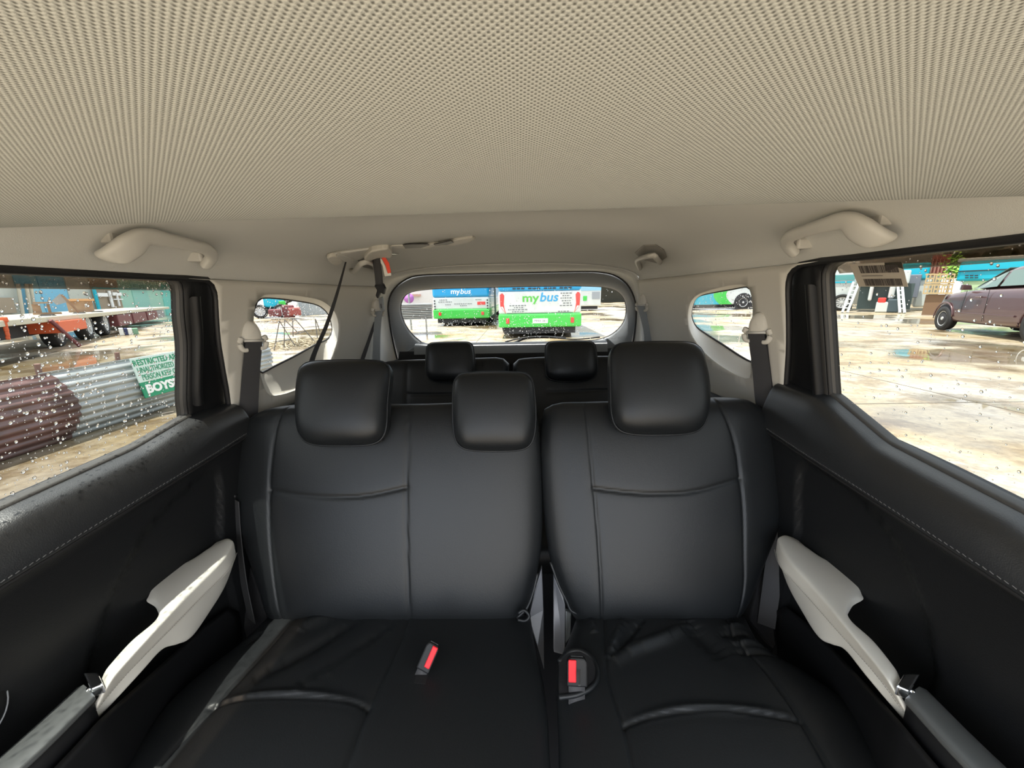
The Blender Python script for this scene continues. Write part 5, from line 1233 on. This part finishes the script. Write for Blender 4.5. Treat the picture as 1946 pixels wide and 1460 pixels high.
rb_obj('body', P_teal, cb, 1712, 500, 1767, 532, 32, 4, bev=.1); rb_obj('lower_body', P_white, cb, 1740, 531, 1767, 575, 32.1, 3.8, bev=.1, z0=.2); rb_obj('windscreen', mat('grey screen', (.20, .22, .27), .35), cb, 1718, 522, 1748, 566, 31.6, .3, bev=.04)
ct = bgthing('red_container', 'small rust red container between the cyan bus and the leafy plant', 'container', 1785, 510, 34)
rb_obj('body', mat('container red', (.36, .12, .09), .6), ct, 1769, 484, 1805, 522, 34, 3); 
for k in range(5): rb_obj('door_rib', mat('container rib', (.48, .22, .17), .6) if 'container rib' not in MATS else MATS['container rib'], ct, 1770 + k * 7, 492, 1772.5 + k * 7, 519, 33.9, .1)
pl = bgthing('pallet_stack', 'pale wooden pallets stacked on edge behind the nose of the parked car', 'pallets', 1785, 545, 27)
pw_ = mat('pallet wood', (.50, .37, .20), .8)
for r0 in range(2):
    for c0_ in range(3):
        ua = 1759 + c0_ * 19 - r0 * 4; va = 520 + r0 * 20
        for (a, b_, c2, d2) in ((0, 0, 17, 3), (0, 8, 17, 11), (0, 16, 17, 19), (0, 0, 2.5, 19), (7, 0, 9.5, 19), (14.5, 0, 17, 19)): rb_obj('plank', pw_, pl, ua + a, va + b_, ua + c2, va + d2, 27 + .01 * r0, .12)
rb_obj('support', mat('brown board', (.20, .12, .07), .8), pl, 1757, 560, 1812, 584, 27.1, .3, z0=0)
pt_ = bgthing('leafy_plant', 'small bright green leafy plant above the pallets', 'plant', 1812, 508, 33)
d_ = ray(1812, 505); d_ *= 33 / math.hypot(d_.x, d_.y); mbl = MB()
for k in range(260):
    p = CAM + d_ + Vector((random.gauss(0, .22), random.gauss(0, .2), random.gauss(-.1, .42))); q_ = Vector((random.uniform(-1, 1), random.uniform(-1, 1), random.uniform(-1, 1))).normalized() * .11; q2 = q_.orthogonal().normalized() * .045
    mbl.add(([p - q_, p + q2, p + q_, p - q2], [(0, 1, 2, 3)]))
mbl.obj('leaves', mat('fresh leaves', (.25, .48, .05), .6), pt_, kind='stuff'); p_ = CAM + d_; MB().bar((p_.x, p_.y, 0), (p_.x, p_.y, p_.z), .05, 6).obj('stem', wood, pt_)
b4 = bgthing('blue_roof_bus', 'long cyan and pale green bus behind the roof of the parked car', 'bus', 1900, 520, 30)
rb_obj('body', P_teal, b4, 1823, 487, 2250, 529, 30, 3, bev=.1); rb_obj('lower_body', mat('pale green body', (.45, .60, .36), .4), b4, 1823, 528, 2250, 600, 30.05, 2.9, bev=.08, z0=.35); rb_obj('trim_line', under, b4, 1823, 506, 2250, 508, 29.95, .1); rb_obj('roof_rack', P_white, b4, 1823, 479, 2250, 488, 30.2, 2.5, bev=.05)
rb_obj('underbody', under, b4, 1826, 596, 2240, 610, 30.3, 2, z0=.1)
for k in range(6): rb_obj('vent_slot', under, b4, 1834 + (k % 3) * 9, 523 + (k // 3) * 4, 1841 + (k % 3) * 9, 525 + (k // 3) * 4, 29.94, .1)
for k, (a, b_) in enumerate(((1885, 548), (1915, 545))): rb_obj('green_panel', P_green, b4, a, b_ - 6, a + 18, b_ + 6, 29.94, .1)
# trees and a tall dark building behind the right-hand buses
bd = bgthing('grey_building', 'tall dull grey building rising behind the buses on the right', 'building', 1700, 500, 44)
rb_obj('wall', mat('dull grey wall', (.20, .20, .175), .8), bd, 1480, 400, 1800, 575, 44, 6, z0=0)
random.seed(11)
for i, u in enumerate((1850, 1950, 2070, 2210, 2370)):
    d_ = ray(u, 540); d_ = Vector((d_.x, d_.y, 0)).normalized() * 46; t_ = empty('tree', (CAM.x + d_.x, CAM.y + d_.y, 0), 'dull brown-green tree behind the right-hand buses, %s from the left' % ('first', 'second', 'third', 'fourth', 'fifth', 'sixth')[i], 'tree', 'trees behind the right-hand buses')
    b0 = Vector((CAM.x + d_.x, CAM.y + d_.y, 0)); MB().tube([b0, b0 + Vector((.2, 0, 3))], .22, 8).obj('trunk', wood, t_)
    hull_crown('crown', b0 + Vector((0, 0, 4.6)), (2.3, 2.3, 2.8), leaf, t_, i * 3.3)
# dark trees behind the left rear
for i, (u, dist) in enumerate(((470, 52), (540, 55), (610, 58), (680, 60))):
    d_ = ray(u, 560); d_ = Vector((d_.x, d_.y, 0)).normalized() * dist; t_ = empty('tree', (CAM.x + d_.x, CAM.y + d_.y, 0), 'far green tree behind the grey trailer, %s from the left' % ('first', 'second', 'third', 'fourth')[i], 'tree', 'trees behind the left quarter window')
    b0 = Vector((CAM.x + d_.x, CAM.y + d_.y, 0)); MB().tube([b0, b0 + Vector((.2, 0, 2.5))], .2, 8).obj('trunk', wood, t_); hull_crown('crown', b0 + Vector((0, 0, 3.6)), (2.2, 2.2, 2.2), leaf, t_, i * 2.1)
# ---- the parked brown car (nose to the left in the photo)
cp1 = empty('parked_car', (12.7, 10.8, 0), 'dark maroon brown family car parked on the wet yard, right window', 'car')
fw = gpt(1793, 628); rw = gpt(1946, 650); fw.z = rw.z = 0; fd = (fw - rw).normalized(); rw = fw - fd * 3.3; lf = Vector((-fd.y, fd.x, 0)); WB = (fw - rw).length / 1.06
CMt = Matrix(((fd.x * 1.06, lf.x, 0, (fw.x + rw.x) / 2 - lf.x * .80), (fd.y * 1.06, lf.y, 0, (fw.y + rw.y) / 2 - lf.y * .80), (0, 0, 1.10, 0), (0, 0, 0, 1)))
paint = mat('maroon brown paint', (.115, .06, .065), .30, metal=.3, coat=.6); seamm = mat('panel seam', (.02, .015, .015), .6)
st = [  # x, bottom z, belt z, half width
    (2.22, .42, .70, .55), (2.16, .30, .86, .70), (2.0, .24, .95, .80), (1.6, .22, 1.02, .87), (1.1, .22, 1.07, .89), (.7, .22, 1.10, .895), (.2, .22, 1.12, .90), (-.6, .22, 1.14, .90), (-1.4, .24, 1.16, .89), (-1.9, .28, 1.16, .85), (-2.15, .35, 1.12, .78), (-2.25, .5, 1.0, .66)]
rows = []
for x, zb_, zt_, hw in st:
    sec = [(hw * .92, zb_), (hw, zb_ + .12), (hw + .01, lerp(zb_, zt_, .45)), (hw - .005, lerp(zb_, zt_, .62)), (hw - .02, zt_ - .08), (hw - .09, zt_), (hw * .5, zt_ + .02), (0, zt_ + .025)]
    full = [Vector((x, y, z)) for y, z in sec] + [Vector((x, -y, z)) for y, z in sec[-2::-1]]
    rows.append([CMt @ p for p in full])
vs, fs = grid(rows, close_u=True); caps(vs, fs, len(rows), len(rows[0])); flip_norm(mobj('lower_body', vs, fs, paint, cp1, mods=[SUB(2)]))
gh = [(1.02, 1.10, 1.14, .74, .66), (.55, 1.11, 1.40, .76, .60), (.10, 1.12, 1.60, .78, .58), (-.4, 1.13, 1.68, .79, .58), (-1.2, 1.15, 1.67, .78, .57), (-1.75, 1.16, 1.60, .75, .55), (-2.10, 1.13, 1.22, .70, .60)]
rows = []
for x, zb_, zt_, wb_2, wt in gh:
    sec = [(wb_2, zb_ - .05), (lerp(wb_2, wt, .5), lerp(zb_, zt_, .5)), (wt, zt_ - .05), (wt - .08, zt_), (0, zt_ + .02)]
    rows.append([CMt @ Vector((x, y, z)) for y, z in sec] + [CMt @ Vector((x, -y, z)) for y, z in sec[-2::-1]])
vs, fs = grid(rows, close_u=True); caps(vs, fs, len(rows), len(rows[0])); flip_norm(mobj('roof_and_pillars', vs, fs, paint, cp1, mods=[SUB(1)]))
def ghp(x, k, off=.012):
    for (a, b_) in zip(gh, gh[1:]):
        if b_[0] <= x <= a[0]:
            f_ = (a[0] - x) / (a[0] - b_[0]); zb_, zt_, wb_2, wt = [lerp(a[i], b_[i], f_) for i in (1, 2, 3, 4)]; return Vector((x, lerp(wb_2, wt, k) + off, lerp(zb_, zt_ - .05, k)))
carglass = mat('car window glass', (.10, .16, .14), .12, coat=.6)
for px_, nm in (([(.80, .12), (.55, .12), (.02, .12), (.02, .90), (.15, .88), (.50, .80), (.70, .6)], 'front_window'), ([(-.08, .12), (-.98, .12), (-.98, .90), (-.08, .90)], 'rear_window'), ([(-1.08, .14), (-1.7, .25), (-1.6, .85), (-1.08, .88)], 'rear_quarter_window')):
    for s in (1, -1):
        P_ = [ghp(x, k) for x, k in px_]; P_ = [CMt @ Vector((p.x, p.y * s, p.z)) for p in P_]; MB().prism(P_, lf * (-.01 * s)).obj(nm, carglass, cp1)
P_ = [CMt @ Vector((x, y, z)) for x, y, z in ((1.0, .60, 1.16), (.20, .52, 1.59), (.20, -.52, 1.59), (1.0, -.60, 1.16))]; MB().prism(P_, Vector((0, 0, .02))).obj('windscreen', carglass, cp1)
for x in (WB / 2, -WB / 2):
    for s in (1, -1):
        c_ = CMt @ Vector((x, s * .80, .335)); wheel(cp1, c_, lf * s, .345, .22, 10)
        vs, fs = tube_v([CMt @ Vector((x, s * .80, .36)), CMt @ Vector((x, s * .893, .36))], .385, 30, capped=True); mobj('wheel_arch', vs, fs, under, cp1)
        vs, fs = tube_v([CMt @ (Vector((x, s * .90, .36)) + Vector((math.cos(a), 0, math.sin(a))) * .41) for a in [math.pi * k / 16 - .1 for k in range(17)]], .022, 6); mobj('arch_lip', vs, fs, paint, cp1)
for s in (1, -1):
    MB().prism([CMt @ Vector((x, s * .905, z)) for x, z in ((.85, .50), (.86, .50), (.78, 1.08), (.77, 1.08))], lf * (.006 * s)).obj('door_seam', seamm, cp1)
    MB().prism([CMt @ Vector((x, s * .908, z)) for x, z in ((-.03, .35), (-.02, .35), (-.02, 1.1), (-.03, 1.1))], lf * (.006 * s)).obj('door_seam', seamm, cp1)
    MB().prism([CMt @ Vector((x, s * .912, z)) for x, z in ((1.0, .50), (-1.0, .50), (-1.0, .54), (1.0, .54))], lf * (.014 * s)).obj('side_moulding', paint, cp1, bev=.004)
    MB().add(tube_v([CMt @ Vector((.15, s * .925, .93)), CMt @ Vector((.37, s * .925, .93))], .018, 8)).obj('door_handle', paint, cp1)
    MB().prism([CMt @ Vector(p) for p in ((.78, s * .80, 1.10), (.80, s * 1.02, 1.10), (.78, s * 1.02, 1.24), (.76, s * .85, 1.22))], fd * .10).obj('side_mirror', paint, cp1, bev=.02)
    MB().prism([CMt @ Vector((x, s * y, z)) for x, y, z in ((2.10, .62, .78), (1.75, .84, .86), (1.70, .83, .98), (2.05, .62, .92))], lf * (.03 * s)).obj('headlight', rimm, cp1, bev=.02)
